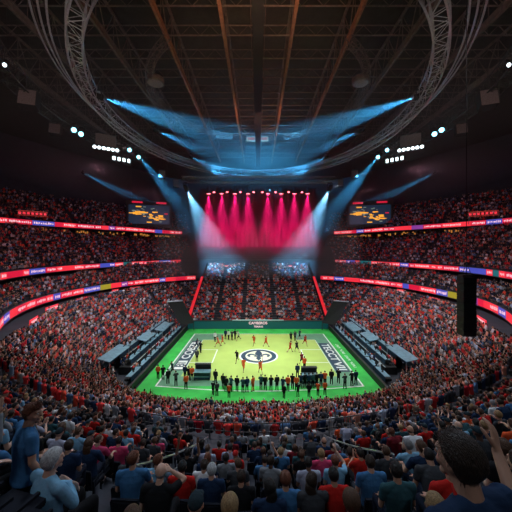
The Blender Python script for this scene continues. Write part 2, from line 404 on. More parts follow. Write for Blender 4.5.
# ------------------------------------------------------------------ LED ribbons
RNG = random.Random(3)
def ribbon(Rf, z, h, t0, t1, label, seq, off=0.0, seglen=3.2):
    n = 400; th = np.linspace(t0, t1, n); r = Rf(th)-0.10-off
    x, y = xy(th, r); L = np.concatenate([[0], np.cumsum(np.hypot(np.diff(x), np.diff(y)))])
    at = lambda q, dr=0: (np.interp(q, L, x-np.cos(th)*dr), np.interp(q, L, y-np.sin(th)*dr))
    root = empty('ribbon_board', (0, 0, 0))
    tag(root, label, 'LED ribbon board', 'LED ribbon boards')
    mats = [EM[k] for k in ('led_red', 'led_blue', 'led_yellow', 'led_deepred', 'led_teal', 'led_purple')]
    b = MB(); t = MB(); q = 0.0; i = 0
    while q < L[-1]-0.05:
        ln = seglen*RNG.choice((0.6, 1.0, 1.5)); kcol = seq[i % len(seq)]
        q1 = min(q+ln, L[-1]); ns = max(1, int((q1-q)/1.2))
        for k in range(ns):
            a, c = q+(q1-q)*k/ns, q+(q1-q)*(k+1)/ns
            (xa, ya), (xb, yb) = at(a), at(c)
            b.add([(xa, ya, z-h/2), (xb, yb, z-h/2), (xb, yb, z+h/2), (xa, ya, z+h/2)], [(0, 1, 2, 3)], kcol)
        if kcol in (0, 1, 3, 5) and RNG.random() < 0.75:
            a = q+0.3
            while a < q1-0.45:
                wd = RNG.uniform(0.12, 0.30); hh = h*RNG.choice((0.28, 0.4, 0.45))
                (xa, ya), (xb, yb) = at(a, 0.02), at(a+wd, 0.02); zz = z+h*RNG.uniform(-0.06, 0.06)
                t.add([(xa, ya, zz-hh/2), (xb, yb, zz-hh/2), (xb, yb, zz+hh/2), (xa, ya, zz+hh/2)], [(0, 1, 2, 3)])
                a += wd+RNG.uniform(0.08, 0.2)
        q = q1; i += 1
    b.build('display_strip', mats, root); t.build('lettering', EM['led_white'], root)
    for zz in (z-h/2-0.06, z+h/2+0.06):
        c = MB(); c.tube([(x[k], y[k], zz) for k in range(0, n, 5)], 0.07, 4); c.build('edge_trim', M['steel'], root)
    return root
A0, A1 = 40, 62
for s, nm in ((1, 'right'), (-1, 'left')):
    def rng2(a, b): return (d2r(a), d2r(b)) if s > 0 else (d2r(180-b), d2r(180-a))
    ribbon(R3, 9.05, 1.15, *rng2(-39.5, 61.5), 'lowest %s ribbon board of red, blue and yellow panels above the lower stand' % nm, [0, 3, 0, 1, 0, 0, 3, 5, 0, 2, 1, 0, 3, 1, 0, 3], 0)
    ribbon(R2, 13.7, 1.05, *rng2(-39.5, 63), 'middle %s ribbon board, long red and blue strip below the second balcony' % nm, [0, 0, 3, 1, 0, 3, 0, 4, 0, 1, 1, 3, 0], 0)
    ribbon(R1, 24.2, 1.15, *rng2(-39.5, 62), 'topmost %s ribbon board, thin red strip along the uppermost balcony' % nm, [3, 0, 3, 1, 3, 0, 0, 3, 5, 0, 3], 0)
# short red signs on the lower bowl rim
k = 0
for px, py, d, w_ in ((35, 324, 39, 3.4), (80, 308, 47, 3.6), (104, 299.5, 55, 3.2), (145, 291, 62, 1.8), (166, 289.5, 65, 2.6)):
    for s in (-1, 1):
        p = P(px, py, d); x = p.x if s < 0 else -p.x
        ang = math.atan2(p.y-YC, x); r = float(low_top(np.array(ang)))+0.4; X, Y = xy(ang, r)
        dd = Y-CY; zz = CZ-(py-HY)/F*dd
        zz = max(7.9, min(8.25, zz))
        e = empty('rim_sign', (X, Y, zz), ang+PI/2)
        tag(e, 'short red lit sign on the %s lower stand rim, number %s from the stair rail' % ('left' if s < 0 else 'right', ['five', 'four', 'three', 'two', 'one'][k]), 'sign', 'red signs on the lower stand rim')
        b = MB(); b.box((0, 0, 0), (w_, 0.14, 0.75)); b.build('display_panel', EM['led_red'], e)
        b = MB(); q = -w_/2+0.3
        while q < w_/2-0.4: b.box((q+0.1, 0.08, 0), (0.2, 0.02, 0.3)); b.box((q+0.1, -0.08, 0), (0.2, 0.02, 0.3)); q += 0.36
        b.build('lettering', EM['led_white'], e)
        b = MB(); b.box((-w_/2+0.1, 0, -0.45), (0.08, 0.08, 0.5)); b.box((w_/2-0.1, 0, -0.45), (0.08, 0.08, 0.5)); b.build('bracket', M['steel'], e)
    k += 1
# warm suite lamps below the uppermost balcony
for s, nm in ((1, 'right'), (-1, 'left')):
    b = MB()
    for a in np.arange(-10, 60, 0.55):
        if random.random() < 0.45: continue
        ang = d2r(a if s > 0 else 180-a); r = float(R1(np.array(ang)))+0.7; X, Y = xy(ang, r)
        b.box((X, Y, 22.95-random.random()*0.5), (0.22, 0.22, 0.25+random.random()*0.5))
    o = b.build('suite_lamps', EM['led_amber']); tag(o, 'row of small amber lamps under the %s uppermost balcony' % nm, 'lamps', kind='stuff')
# orange-red word sign high on each upper tier
for s, nm in ((-1, 'left'), (1, 'right')):
    p = P(33, 214, 66); X = p.x*-s if s > 0 else p.x
    e = empty('balcony_sign', (abs(p.x)*s, p.y, p.z), s*-0.75); tag(e, 'orange-red lit word sign among the seats of the %s upper tier' % nm, 'sign', 'upper tier signs')
    b = MB(); b.box((0, 0, 0.6), (5.6, 0.15, 0.25)); b.box((0, 0, -0.4), (5.6, 0.15, 0.2)); b.build('sign_frame', EM['rail_lamp'], e)
    b = MB()
    for q in range(7): b.box((-2.4+0.78*q, -0.02, 0.1), (0.5, 0.12, 0.5)); 
    b.build('lettering', EM['led_red'], e)
    b = MB(); b.box((-2.7, 0, -1.0), (0.12, 0.12, 2.6)); b.box((2.7, 0, -1.0), (0.12, 0.12, 2.6)); b.build('post', M['steel'], e)

# ------------------------------------------------------------------ hanging video boards
for s, nm in ((-1, 'left'), (1, 'right')):
    d = 92.0; p = P(149.5, 214, d); 
    e = empty('video_board', (s*abs(p.x)*(1.0 if s < 0 else 1.03), p.y, p.z), s*-0.30)
    tag(e, 'hanging %s video board showing orange graphics on a dark screen' % nm, 'video board', 'hanging video boards')
    b = MB(); b.box((0, 0.4, 0), (14.2, 0.8, 8.6)); b.build('cabinet', M['black'], e)
    b = MB(); b.box((0, -0.04, -0.2), (12.6, 0.08, 6.2)); b.build('screen', emat('screen_dark_'+nm, (0.003, 0.02, 0.045), 0.8), e)
    b = MB(); rr = random.Random(11)
    for q in range(46):
        left = q < 26
        cx = rr.gauss(-2.4, 1.5) if left else rr.gauss(2.6, 1.3); cz = rr.gauss(0.1, 0.75) if left else rr.gauss(-1.0, 0.7)
        b.box((max(-5.8, min(5.6, cx)), -0.10, max(-2.7, min(2.3, cz))), (rr.uniform(0.4, 1.7), 0.04, rr.uniform(0.15, 0.42)), 0 if rr.random() < 0.8 else 1)
    b.box((-4.9, -0.10, 0.15), (2.6, 0.04, 0.28), 0)
    for q in range(8): b.box((rr.uniform(-3.8, 3.4), -0.10, rr.uniform(1.0, 2.5)), (rr.uniform(0.3, 0.9), 0.04, rr.uniform(0.12, 0.3)), 1)
    b.box((5.2, -0.10, 0.2), (1.1, 0.04, 0.35), 2)
    b.build('graphics', [EM['led_orange'], emat('graphic_grey_'+nm, (0.25, 0.33, 0.28), 0.6), EM['led_deepred']], e)
    for q in (-1, 1):
        b = MB(); b.box((q*3.7, -0.05, 3.75), (3.2, 0.1, 0.55)); b.build('name_strip', EM['led_deepred'], e)
    for q in (-5.5, 5.5):
        b = MB(); b.tube([(q, 0.4, 4.3), (q, 0.4, 50-p.z)], 0.06, 5); b.build('hanger', M['steel'], e)

# exit-like red signs above the far stand
for s, px in ((-1, 230.5), (1, 292)):
    p = P(px, 266.5, 88.2)
    e = empty('aisle_sign', (p.x, 41.0, p.z)); tag(e, 'small glowing red sign over the %s stairway of the far stand' % ('left' if s < 0 else 'right'), 'sign', 'signs above the far stand')
    b = MB(); b.box((0, 0, 0), (3.5, 0.2, 0.85)); b.build('sign_box', EM['led_red'], e)
    b = MB()
    for q in range(9):
        if q == 4: continue
        b.box((-1.4+0.35*q, -0.12, 0), (0.22, 0.03, 0.38))
    b.build('lettering', emat('sign_letter', (1, 0.5, 0.35), 1.2), e)
    b = MB(); b.box((0, 0.05, -1.0), (0.12, 0.12, 1.4)); b.build('post', M['steel'], e)

# ------------------------------------------------------------------ roof steel
for i, x in enumerate((-35, -27, -19, -11.4, -4.2, 4.2, 11.4, 19, 27, 35)):
    e = empty('roof_beam', (x, 0, 44.0))
    inner = abs(x) < 12
    nth_ = ['second', 'third', 'fourth', 'fifth']
    tag(e, 'long %s roof beam, %s pair out from the roof centreline, %s side' % ('warm-tinted' if inner else 'dark', {4.2: 'first', 11.4: 'second', 19: 'third', 27: 'fourth', 35: 'fifth'}[abs(x)], 'left' if x < 0 else 'right'), 'roof beam', 'lengthwise roof beams')
    m = M['tawny'] if inner else M['dimsteel']
    b = MB(); b.box((0, -4, 0), (0.30, 84, 0.10)); b.box((0, -4, 0.4), (0.08, 84, 0.75)); b.box((0, -4, 0.8), (0.30, 84, 0.10)); b.build('bottom_chord', m, e)
    b = MB(); b.box((0, -4, 4.6), (0.3, 84, 0.3)); b.build('top_chord', M['dimsteel'], e)
    b = MB(); y = -44
    while y < 36:
        b.tube([(0, y, 0.8), (0, y+2, 4.5), (0, y+4, 0.8)], 0.07, 5); b.tube([(0, y+2, 0.8), (0, y+2, 4.5)], 0.05, 5); y += 4
    b.build('web_bracing', M['dimsteel'], e)
for i, y in enumerate(np.arange(-28, 39, 4.4)):
    e = empty('roof_purlin', (0, float(y), 45.6)); tag(e, 'thin dark steel purlin crossing the roof beams, %s from the camera' % ['first','second','third','fourth','fifth','sixth','seventh','eighth','ninth','tenth','eleventh','twelfth','thirteenth','fourteenth','fifteenth','sixteenth','seventeenth'][i], 'purlin', 'cross purlins under the roof deck')
    b = MB(); b.tube([(-40, 0, 0), (40, 0, 0)], 0.10, 5); b.build('lower_tube', M['dimsteel'], e)
    b = MB(); b.tube([(-40, 0, 1.3), (40, 0, 1.3)], 0.08, 5); b.build('upper_tube', M['dimsteel'], e)
    b = MB(); x = -40
    while x < 40: b.tube([(x, 0, 0), (x+1.25, 0, 1.3), (x+2.5, 0, 0)], 0.045, 4); x += 2.5
    b.build('lacing', M['dimsteel'], e)
# catwalk between the inner beams
e = empty('catwalk', (0, 4, 42.6)); tag(e, 'narrow steel catwalk running down the middle of the roof', 'catwalk')
b = MB(); b.box((0, 0, 0), (1.2, 66, 0.08)); b.build('deck', M['black'], e)
for s in (-1, 1):
    b = MB(); b.tube([(s*0.8, -33, 1.0), (s*0.8, 33, 1.0)], 0.04, 5)
    for y in np.arange(-33, 34, 3): b.tube([(s*0.8, y, 0), (s*0.8, y, 1.0)], 0.03, 4)
    b.build('handrail', M['dimsteel'], e)
b = MB()
for y in np.arange(-32, 34, 8): b.tube([(0.7, y, 0), (0.7, y, 1.5)], 0.03, 4); b.tube([(-0.7, y, 0), (-0.7, y, 1.5)], 0.03, 4)
b.build('hanger', M['steel'], e)

# curved trusses
def curved_truss(name, R, cy, z, w_, h, a0, a1, n, mt, label, rc=0.09, rl=0.04, group=None):
    e = empty(name, (0, cy, z)); tag(e, label, 'truss', group)
    an = np.linspace(a0, a1, n+1)
    ch = [(-w_/2, -h/2), (w_/2, -h/2), (-w_/2, h/2), (w_/2, h/2)]
    pt = lambda a, c: ((R+c[0])*math.cos(a), (R+c[0])*math.sin(a), c[1])
    for c in ch:
        b = MB(); b.tube([pt(a, c) for a in an], rc, 6); b.build('chord', mt, e)
    b = MB()
    for i in range(n):
        for (c0, c1) in ((0, 1), (1, 3), (3, 2), (2, 0)):
            p, q = (c0, c1) if i % 2 else (c1, c0)
            b.tube([pt(an[i], ch[p]), pt(an[i+1], ch[q])], rl, 4, cap=False)
            b.tube([pt(an[i], ch[c0]), pt(an[i], ch[c1])], rl, 4, cap=False)
    b.build('lacing', mt, e)
    return e
curved_truss('ring_truss', 26.3, -1, 38.2, 1.4, 1.5, 0, 2*PI, 96, M['truss'], 'big circular aluminium lighting truss hanging above the court', 0.10, 0.045).scale = (0.87, 1.13, 1)
curved_truss('ring_truss', 32.5, -1, 39.6, 2.0, 2.0, d2r(-215), d2r(35), 84, M['steel'], 'wider dark ring truss outside the lighting ring, carrying loudspeakers', 0.10, 0.05).scale = (1.0, 1.08, 1)
for s, nm in ((-1, 'left'), (1, 'right')):
    e = empty('arched_pipe', (0, -1, 0)); tag(e, 'curved cable tray pipes following the lighting ring on the %s' % nm, 'pipes')
    for rr_, zz in ((28.2, 39.3), (28.9, 39.9), (29.6, 40.3)):
        b = MB(); b.tube([(rr_*0.89*math.cos(a)*s, rr_*1.12*math.sin(a), zz) for a in np.linspace(-1.3, 1.25, 60)], 0.10, 6); b.build('pipe', M['truss'], e)
# inner catwalk arcs with round fan housings
for s, nm in ((-1, 'left'), (1, 'right')):
    c = P(258+s*104, 66, 41.5)
    e = curved_truss('arched_truss', 17.0, 0, 43.0, 0.9, 0.8, d2r(-50) if s > 0 else d2r(110), d2r(70) if s > 0 else d2r(230), 36, M['dimsteel'], 'slim dark arched truss under the %s half of the roof' % nm, 0.06, 0.03)
    f = empty('fan_housing', (s*15.2, -5.3, 42.4)); tag(f, 'round rust-coloured vent fan housing hanging from the %s roof' % nm, 'fan', 'round roof fans')
    b = MB(); b.lathe([(1.15, 0), (1.25, 0.1), (1.25, 0.7), (1.0, 0.9)], 24); b.build('drum', M['dimsteel'], f, True)
    b = MB(); b.lathe([(1.05, -0.02), (1.05, -0.06)], 24); b.build('vent_mesh', M['grille'], f)
    b = MB(); b.tube([(0, 0, 0.9), (0, 0, 7.58)], 0.04, 5); b.build('drop_rod', M['steel'], f)
# straight truss across the far end (above the red lamps) and lower one carrying them
def straight_truss(name, x0, x1, y, z, w_, h, label, mt, step=1.2, rc=0.08):
    e = empty(name, ((x0+x1)/2, y, z)); tag(e, label, 'truss')
    L = x1-x0; ch = [(-w_/2, -h/2), (w_/2, -h/2), (-w_/2, h/2), (w_/2, h/2)]
    for c in ch:
        b = MB(); b.tube([(-L/2, c[0], c[1]), (L/2, c[0], c[1])], rc, 6); b.build('chord', mt, e)
    b = MB(); x = -L/2; i = 0
    while x < L/2-0.01:
        for (c0, c1) in ((0, 1), (1, 3), (3, 2), (2, 0)):
            p, q = (c0, c1) if i % 2 else (c1, c0)
            b.tube([(x, *ch[p]), (x+step, *ch[q])], rc*0.45, 4, cap=False)
        x += step; i += 1
    b.build('lacing', mt, e)
    return e
straight_truss('straight_truss', -19.5, 19.5, 24.6, 35.6, 1.2, 1.4, 'straight aluminium truss across the far end, between the two big beams', M['truss'])
straight_truss('straight_truss', -20, 20, 49.2, 40.2, 0.8, 0.8, 'dark truss carrying the row of red lamps over the drape', M['steel'])
e = empty('truss_sign', (0, 20.0, 0)); p = P(257.5, 139.5, 66.8); e.location = p
tag(e, 'small rust-red lit box hanging from the roof above the far truss', 'sign')
b = MB(); b.box((0, 0, 0), (5.2, 0.6, 1.1)); b.build('box', M['tawny'], e)
b = MB(); b.box((0, -0.32, 0.05), (4.6, 0.05, 0.6)); b.build('lit_face', EM['rail_lamp'], e)
b = MB(); b.box((-1.6, 0, 1.2), (0.12, 0.12, 1.4)); b.box((1.6, 0, 1.2), (0.12, 0.12, 1.4)); b.box((0, 0, 1.9), (3.6, 0.2, 0.2)); b.build('bracket', M['steel'], e)

# ------------------------------------------------------------------ fixtures
def fixture(name, loc, target, scale, lens, label, group=None, power=0, color=(1,1,1), angle=10, blend=0.4, radius=0.12, cat='stage light'):
    loc = Vector(loc); dirv = (Vector(target)-loc).normalized()
    e = empty(name, loc); tag(e, label, cat, group)
    rot = dirv.to_track_quat('Z', 'Y').to_matrix()
    s = scale
    b = MB(); b.lathe([(0.10*s, -0.42*s), (0.20*s, -0.38*s), (0.24*s, -0.1*s), (0.25*s, 0.22*s), (0.28*s, 0.30*s), (0.28*s, 0.36*s), (0.24*s, 0.36*s)], 14, rot=rot); b.build('lamp_housing', M['black'], e, True)
    b = MB(); b.lathe([(0.23*s, 0.365*s), (0.18*s, 0.40*s), (0.02*s, 0.42*s)], 14, rot=rot); b.build('lens', lens, e, True)
    b = MB(); b.box((0, 0, 0.62*s), (0.34*s, 0.30*s, 0.16*s)); b.build('base', M['black'], e)
    b = MB()
    for q in (-1, 1): b.box((q*0.30*s, 0, 0.28*s), (0.05*s, 0.12*s, 0.70*s))
    b.box((0, 0, 0.56*s), (0.62*s, 0.12*s, 0.05*s)); b.build('yoke', M['steel'], e)
    b = MB(); b.tube([(0, 0, 0.68*s), (0, 0, 49.98-loc.z)], 0.014, 4); b.build('drop_cable', M['steel'], e)
    if power > 0:
        spot('beam_light', loc+dirv*(0.46*s), target, power, color, angle, blend, radius)
    return e
CYAN = (0.06, 0.48, 1.0)
BG = 'beam lights on the lighting ring'
beams = [ # source px, depth ; far point px, depth ; power, angle
    ((98, 96), 37, (245, 146), 66, 420000, 17, 1.0, 'second from the top'),
    ((156, 131), 46, (240, 166), 74, 240000, 14, 0.8, 'third from the top'),
    ((191, 157), 56, (236, 178), 88, 160000, 13, 0.7, 'fourth from the top, near the far end'),
    ((83, 173), 60, (150, 206), 77, 160000, 12, 0.45, 'small and far out over the side tier'),
    ((137.5, 155), 56, (192, 218), 92, 240000, 14, 0.8, 'hanging low beside the floodlight bank')]
for (s0, d0, s1, d1, pw, an, sc_, where) in beams:
    for s, nm in ((-1, 'left'), (1, 'right')):
        mirror = lambda px: px if s < 0 else 2*258.8-px
        a_, b_ = P(mirror(s0[0]), s0[1], d0), P(mirror(s1[0]), s1[1], d1)
        fixture('beam_light_head', a_, b_, 1.5*sc_, EM['lens_warm'] if s0[0] < 100 and d0 < 50 else EM['lens_cyan'], 'lamp throwing a blue beam, %s side, %s' % (nm, where), BG, pw, CYAN, an, 0.6, 0.1)
for s, nm in ((-1, 'left'), (1, 'right')):
    a_ = P(258+s*72, 188, 72)
    fixture('wash_light', a_, (s*10, 43, 9.5), 2.2, EM['lens_cyan'], 'bright lamp at the %s end of the far truss throwing a wide pale-blue beam' % nm, 'two wide wash lights', 225000, (0.22, 0.62, 1.0), 36, 0.9, 0.25)
    # pair of blue-white lamps
    for q, (px, py) in enumerate(((75, 130.5), (82, 134.5))):
        a_ = P(px if s < 0 else 515.5-px, py, 47+q*1.2)
        fixture('blinder_lamp', a_, a_+Vector((-s*3, -9, -2.5)), 1.7, EM['lens_cyan'], '%s pale-blue lamp of the %s pair outside the ring' % (('outer', 'inner')[q], nm), 'pairs of pale-blue lamps')
    px, py = (6.5, 66) if s < 0 else (507, 66)
    a_ = P(px, py, 30.5); fixture('blinder_lamp', a_, a_+Vector((-s*2, -9, -2.5)), 0.9, EM['lens_white'], 'single white lamp high at the %s edge of the roof' % nm, 'white edge lamps')
    # extra small lamps on the ring
    for q, (px, py, d) in enumerate(((130, 150, 53), (139, 157, 56))):
        a_ = P(px if s < 0 else 516.5-px, py, d); fixture('ring_lamp', a_, a_+Vector((-s*2, -8, -3)), 1.5, EM['lens_cyan'], '%s small lamp on the %s lighting ring next to the floodlight bank' % (('near', 'far')[q], nm), 'small ring lamps')
# centre faint beam behind red row
fixture('beam_light_head', P(270, 190, 96), P(250, 200, 84), 1.2, EM['lens_cyan'], 'lamp throwing a short pale beam at the gap in the red row', None, 15000, (0.25, 0.45, 1.0), 12, 0.6, 0.1)
# red lamps
ordn = ['outermost', 'second', 'third', 'innermost']
for s, nm in ((-1, 'left'), (1, 'right')):
    for q in range(4):
        px = 258+s*(49.5-13.2*q)
        a_ = P(px, 190.5, 96); 
        fixture('red_lamp', a_, (a_.x*1.0, a_.y+1.0, 18), 3.0, EM['lens_red'], '%s red lamp of the %s group of four over the drape' % (ordn[q], nm), 'row of red lamps', 170000, (1.0, 0.008, 0.17), 40, 1.0, 0.2)
        fixture('red_lamp_small', a_+Vector((-s*1.9, 0.2, 0.0)), (a_.x-s*1.9, a_.y-6, 24), 1.7, EM['lens_red'], 'small red lamp just inside the %s lamp of the %s red group' % (ordn[q], nm), 'small red lamps')
# floodlight banks
for s, nm in ((-1, 'left'), (1, 'right')):
    c = P(106 if s < 0 else 410.5, 147, 51)
    e = empty('floodlight_bank', c, s*-0.55); tag(e, 'bank of bright white floodlights under the %s side of the lighting ring' % nm, 'floodlight', 'floodlight banks')
    b = MB(); b.box((0, 0.6, 1.2), (3.3, 1.0, 2.2)); b.build('rear_box', M['grille'], e)
    b = MB(); b.box((0, 0, -0.3), (4.4, 0.5, 0.9)); b.build('lamp_tray', M['steel'], e)
    for q in range(6):
        b = MB(); b.lathe([(0.30, 0), (0.25, -0.1), (0.02, -0.14)], 12, origin=(-1.8+0.72*q, -0.30, -0.38), rot=Matrix.Rotation(-PI/2, 3, 'X')@Matrix.Rotation(PI, 3, 'X')); b.build('lens', EM['lens_white'], e, True)
    c = P(121.5 if s < 0 else 394.5, 159.5, 55)
    e = empty('lamp_strip', c, s*-0.7); tag(e, 'strip of four small white lamps beyond the %s floodlight bank' % nm, 'lamp strip', 'lamp strips')
    b = MB(); b.box((0, 0.15, 0), (3.8, 0.3, 0.5)); b.tube([(0, 0.15, 0.2), (0, 0.15, 49.98-c.z)], 0.02, 4); b.build('bar', M['black'], e)
    for q in range(4):
        b = MB(); b.box((-1.35+0.9*q, -0.03, 0.12), (0.42, 0.1, 0.42)); b.box((-1.35+0.9*q, -0.03, -0.25), (0.42, 0.1, 0.2)); b.build('lens', EM['lens_white'], e)
# loudspeakers
def loudspeaker(loc, rz, tilt, w_, h, label, group):
    e = empty('loudspeaker', loc, rz); tag(e, label, 'loudspeaker', group)
    R = Matrix.Rotation(tilt, 3, 'X')
    b = MB(); b.box((0, 0.35*w_, 0), (w_, 0.7*w_, h), rot=R); b.build('cabinet', M['black'], e)
    b = MB(); b.box(R@Vector((0, -0.02*w_, 0)), (w_*0.94, 0.03, h*0.94), rot=R); b.build('grille', M['grille'], e)
    b = MB(); b.box((0, 0.35*w_, h*0.5+0.12), (w_*0.8, 0.12, 0.1)); b.tube([(0, 0.35*w_, h*0.5+0.1), (0, 0.35*w_, 49.98-loc[2])], 0.02, 4); b.build('hanging_bracket', M['steel'], e)
for (px, py, d, w_, h, where) in ((27, 97, 37, 2.0, 2.4, 'outer ring, nearest'), (54.5, 128.5, 46, 1.6, 1.8, 'outer ring, beside the paired lamps'), (162, 174, 66, 1.5, 1.9, 'ring near the far truss, outer'), (176, 183, 72, 1.4, 2.0, 'far truss end, just above the wide beam')):
    for s, nm in ((-1, 'left'), (1, 'right')):
        loudspeaker(P(px if s < 0 else 516.5-px, py, d), s*-0.35, -0.25, w_, h, 'boxy grey-grilled loudspeaker on the %s, %s' % (nm, where), 'loudspeakers hung from the rings')
# hanging black line array on the right
p = P(466.5, 305.5, 21.5)
e = empty('line_array', (p.x, p.y, 0)); tag(e, 'tall black line-array loudspeaker hanging on a cable before the right stands', 'loudspeaker')
ztop = CZ-(277-HY)/F*21.5; zbot = CZ-(335-HY)/F*21.5
for q in range(9):
    z1 = ztop-(ztop-zbot)*q/9; z0 = ztop-(ztop-zbot)*(q+1)/9
    b = MB(); b.box((0, 0, (z0+z1)/2), (0.98, 0.75, (z1-z0)*0.95), rot=Matrix.Rotation(0.012*q, 3, 'X')); b.box((0, -0.37, (z0+z1)/2), (0.86, 0.05, (z1-z0)*0.7)); b.build('speaker_module', M['black'], e)
b = MB(); b.box((0, 0, ztop+0.12), (0.9, 0.5, 0.12)); b.build('frame', M['steel'], e)
b = MB(); b.tube([(0, 0, ztop+0.1), (0, 0, 49.9)], 0.025, 5); b.build('cable', M['black'], e)
b = MB(); b.tube([(-0.38, 0, ztop+0.1), (0, 0, ztop+1.1), (0.38, 0, ztop+0.1)], 0.03, 5); b.build('sling', M['steel'], e)

# ------------------------------------------------------------------ black leaning panels at the far corners
for s, nm in ((-1, 'left'), (1, 'right')):
    e = empty('leaning_panel', (s*15.9, 14.6, 0)); tag(e, 'large black leaning panel with pale top edge at the %s far corner' % nm, 'panel', 'leaning black panels')
    A, B, C, D = [(P(px, py, dd)-Vector((-15.9, 14.6, 0))) for px, py, dd in ((167.5, 302, 61.0), (182.5, 301, 61.8), (193.5, 323, 61.5), (181, 325, 60.6))]
    pts = [Vector((-s*v.x, v.y, v.z)) for v in (A, B, C, D)]; off = Vector((0, 0.45, 0.05))
    b = MB(); b.add(pts+[q+off for q in pts], [(0,1,2,3), (7,6,5,4), (0,4,5,1), (1,5,6,2), (2,6,7,3), (3,7,4,0)]); b.build('slab', M['black'], e)
    b = MB(); b.tube([pts[0]+Vector((0,-0.05,0.08)), pts[1]+Vector((0,-0.05,0.08))], 0.13, 6); b.build('edge_tube', M['rail'], e)
    b = MB(); b.tube([pts[0]+off, (pts[0].x, pts[0].y+1.6, 1.5)], 0.09, 6); b.tube([pts[1]+off, (pts[1].x, pts[1].y+1.6, 1.5)], 0.09, 6); b.tube([pts[3]+off*0.5, (pts[3].x, pts[3].y+0.4, 0)], 0.09, 6); b.tube([pts[2]+off*0.5, (pts[2].x, pts[2].y+0.4, 0)], 0.09, 6); b.build('strut', M['steel'], e)

# ------------------------------------------------------------------ perimeter boards
e = empty('perimeter_board', (0, 16.3, 0)); tag(e, 'long teal advertising board along the far edge of the court', 'advertising board', 'boards round the court')
b = MB(); b.box((0, 0, 0.85), (31.6, 0.25, 1.7)); b.build('display_face', M['board'], e)
b = MB(); b.box((0, 0.05, 1.78), (31.6, 0.5, 0.14)); b.build('top_rail', M['steel'], e)
b = MB(); b.box((0, -0.35, 2.0), (11.5, 0.3, 0.12)); b.build('lit_ledge', mat('ledge', (0.4, 0.6, 0.6), 0.4, emit=(0.3, 0.6, 0.6), es=0.4), e)
text_mesh('CAYBEROS', 1.0, EM['led_white'], 'lettering', e, (0.0, -0.14, 1.25), (PI/2, 0, 0)).scale = (0.85, 0.8, 1)
text_mesh('TEKRAS', 0.7, EM['led_white'], 'lettering', e, (0.1, -0.14, 0.45), (PI/2, 0, 0)).scale = (0.85, 0.8, 1)
e = empty('perimeter_board', (0, 0, 0)); tag(e, 'low dark curved board along the near edge of the court before the crowd', 'advertising board', 'boards round the court')
tt = np.linspace(d2r(-138), d2r(-42), 45); bx_, by_ = xy(tt, R0(tt)-0.15)
b = MB(); c_ = MB(); t_ = MB()
for i in range(44):
    p0, p1 = Vector((bx_[i], by_[i], 0)), Vector((bx_[i+1], by_[i+1], 0)); ang = math.atan2(p1.y-p0.y, p1.x-p0.x); L = (p1-p0).length; R_ = Matrix.Rotation(ang, 3, 'Z')
    b.box((p0+p1)/2+Vector((0, 0, 0.32)), (L+0.02, 0.12, 0.64), rot=R_)
    if i % 4: c_.box((p0+p1)/2+Vector((0, 0, 0.32))+R_@Vector((0, 0.07, 0)), (L*0.96, 0.03, 0.45), rot=R_)
t_.tube([(x, y, 0.70) for x, y in zip(bx_, by_)], 0.04, 6)
b.build('display_face', M['ink'], e); c_.build('panel_face', M['board'], e); t_.build('top_rail', M['rail'], e)
for s, nm in ((-1, 'left'), (1, 'right')):
    e = empty('perimeter_board', (s*15.85, 0.3, 0)); tag(e, 'long black board between the court apron and the %s press tables' % nm, 'advertising board', 'boards round the court')
    b = MB(); b.box((0, 0, 0.45), (0.22, 30.5, 0.9)); b.build('display_face', M['black'], e)
    b = MB(); b.box((0, 0, 0.93), (0.3, 30.5, 0.06)); b.build('top_rail', M['steel'], e)

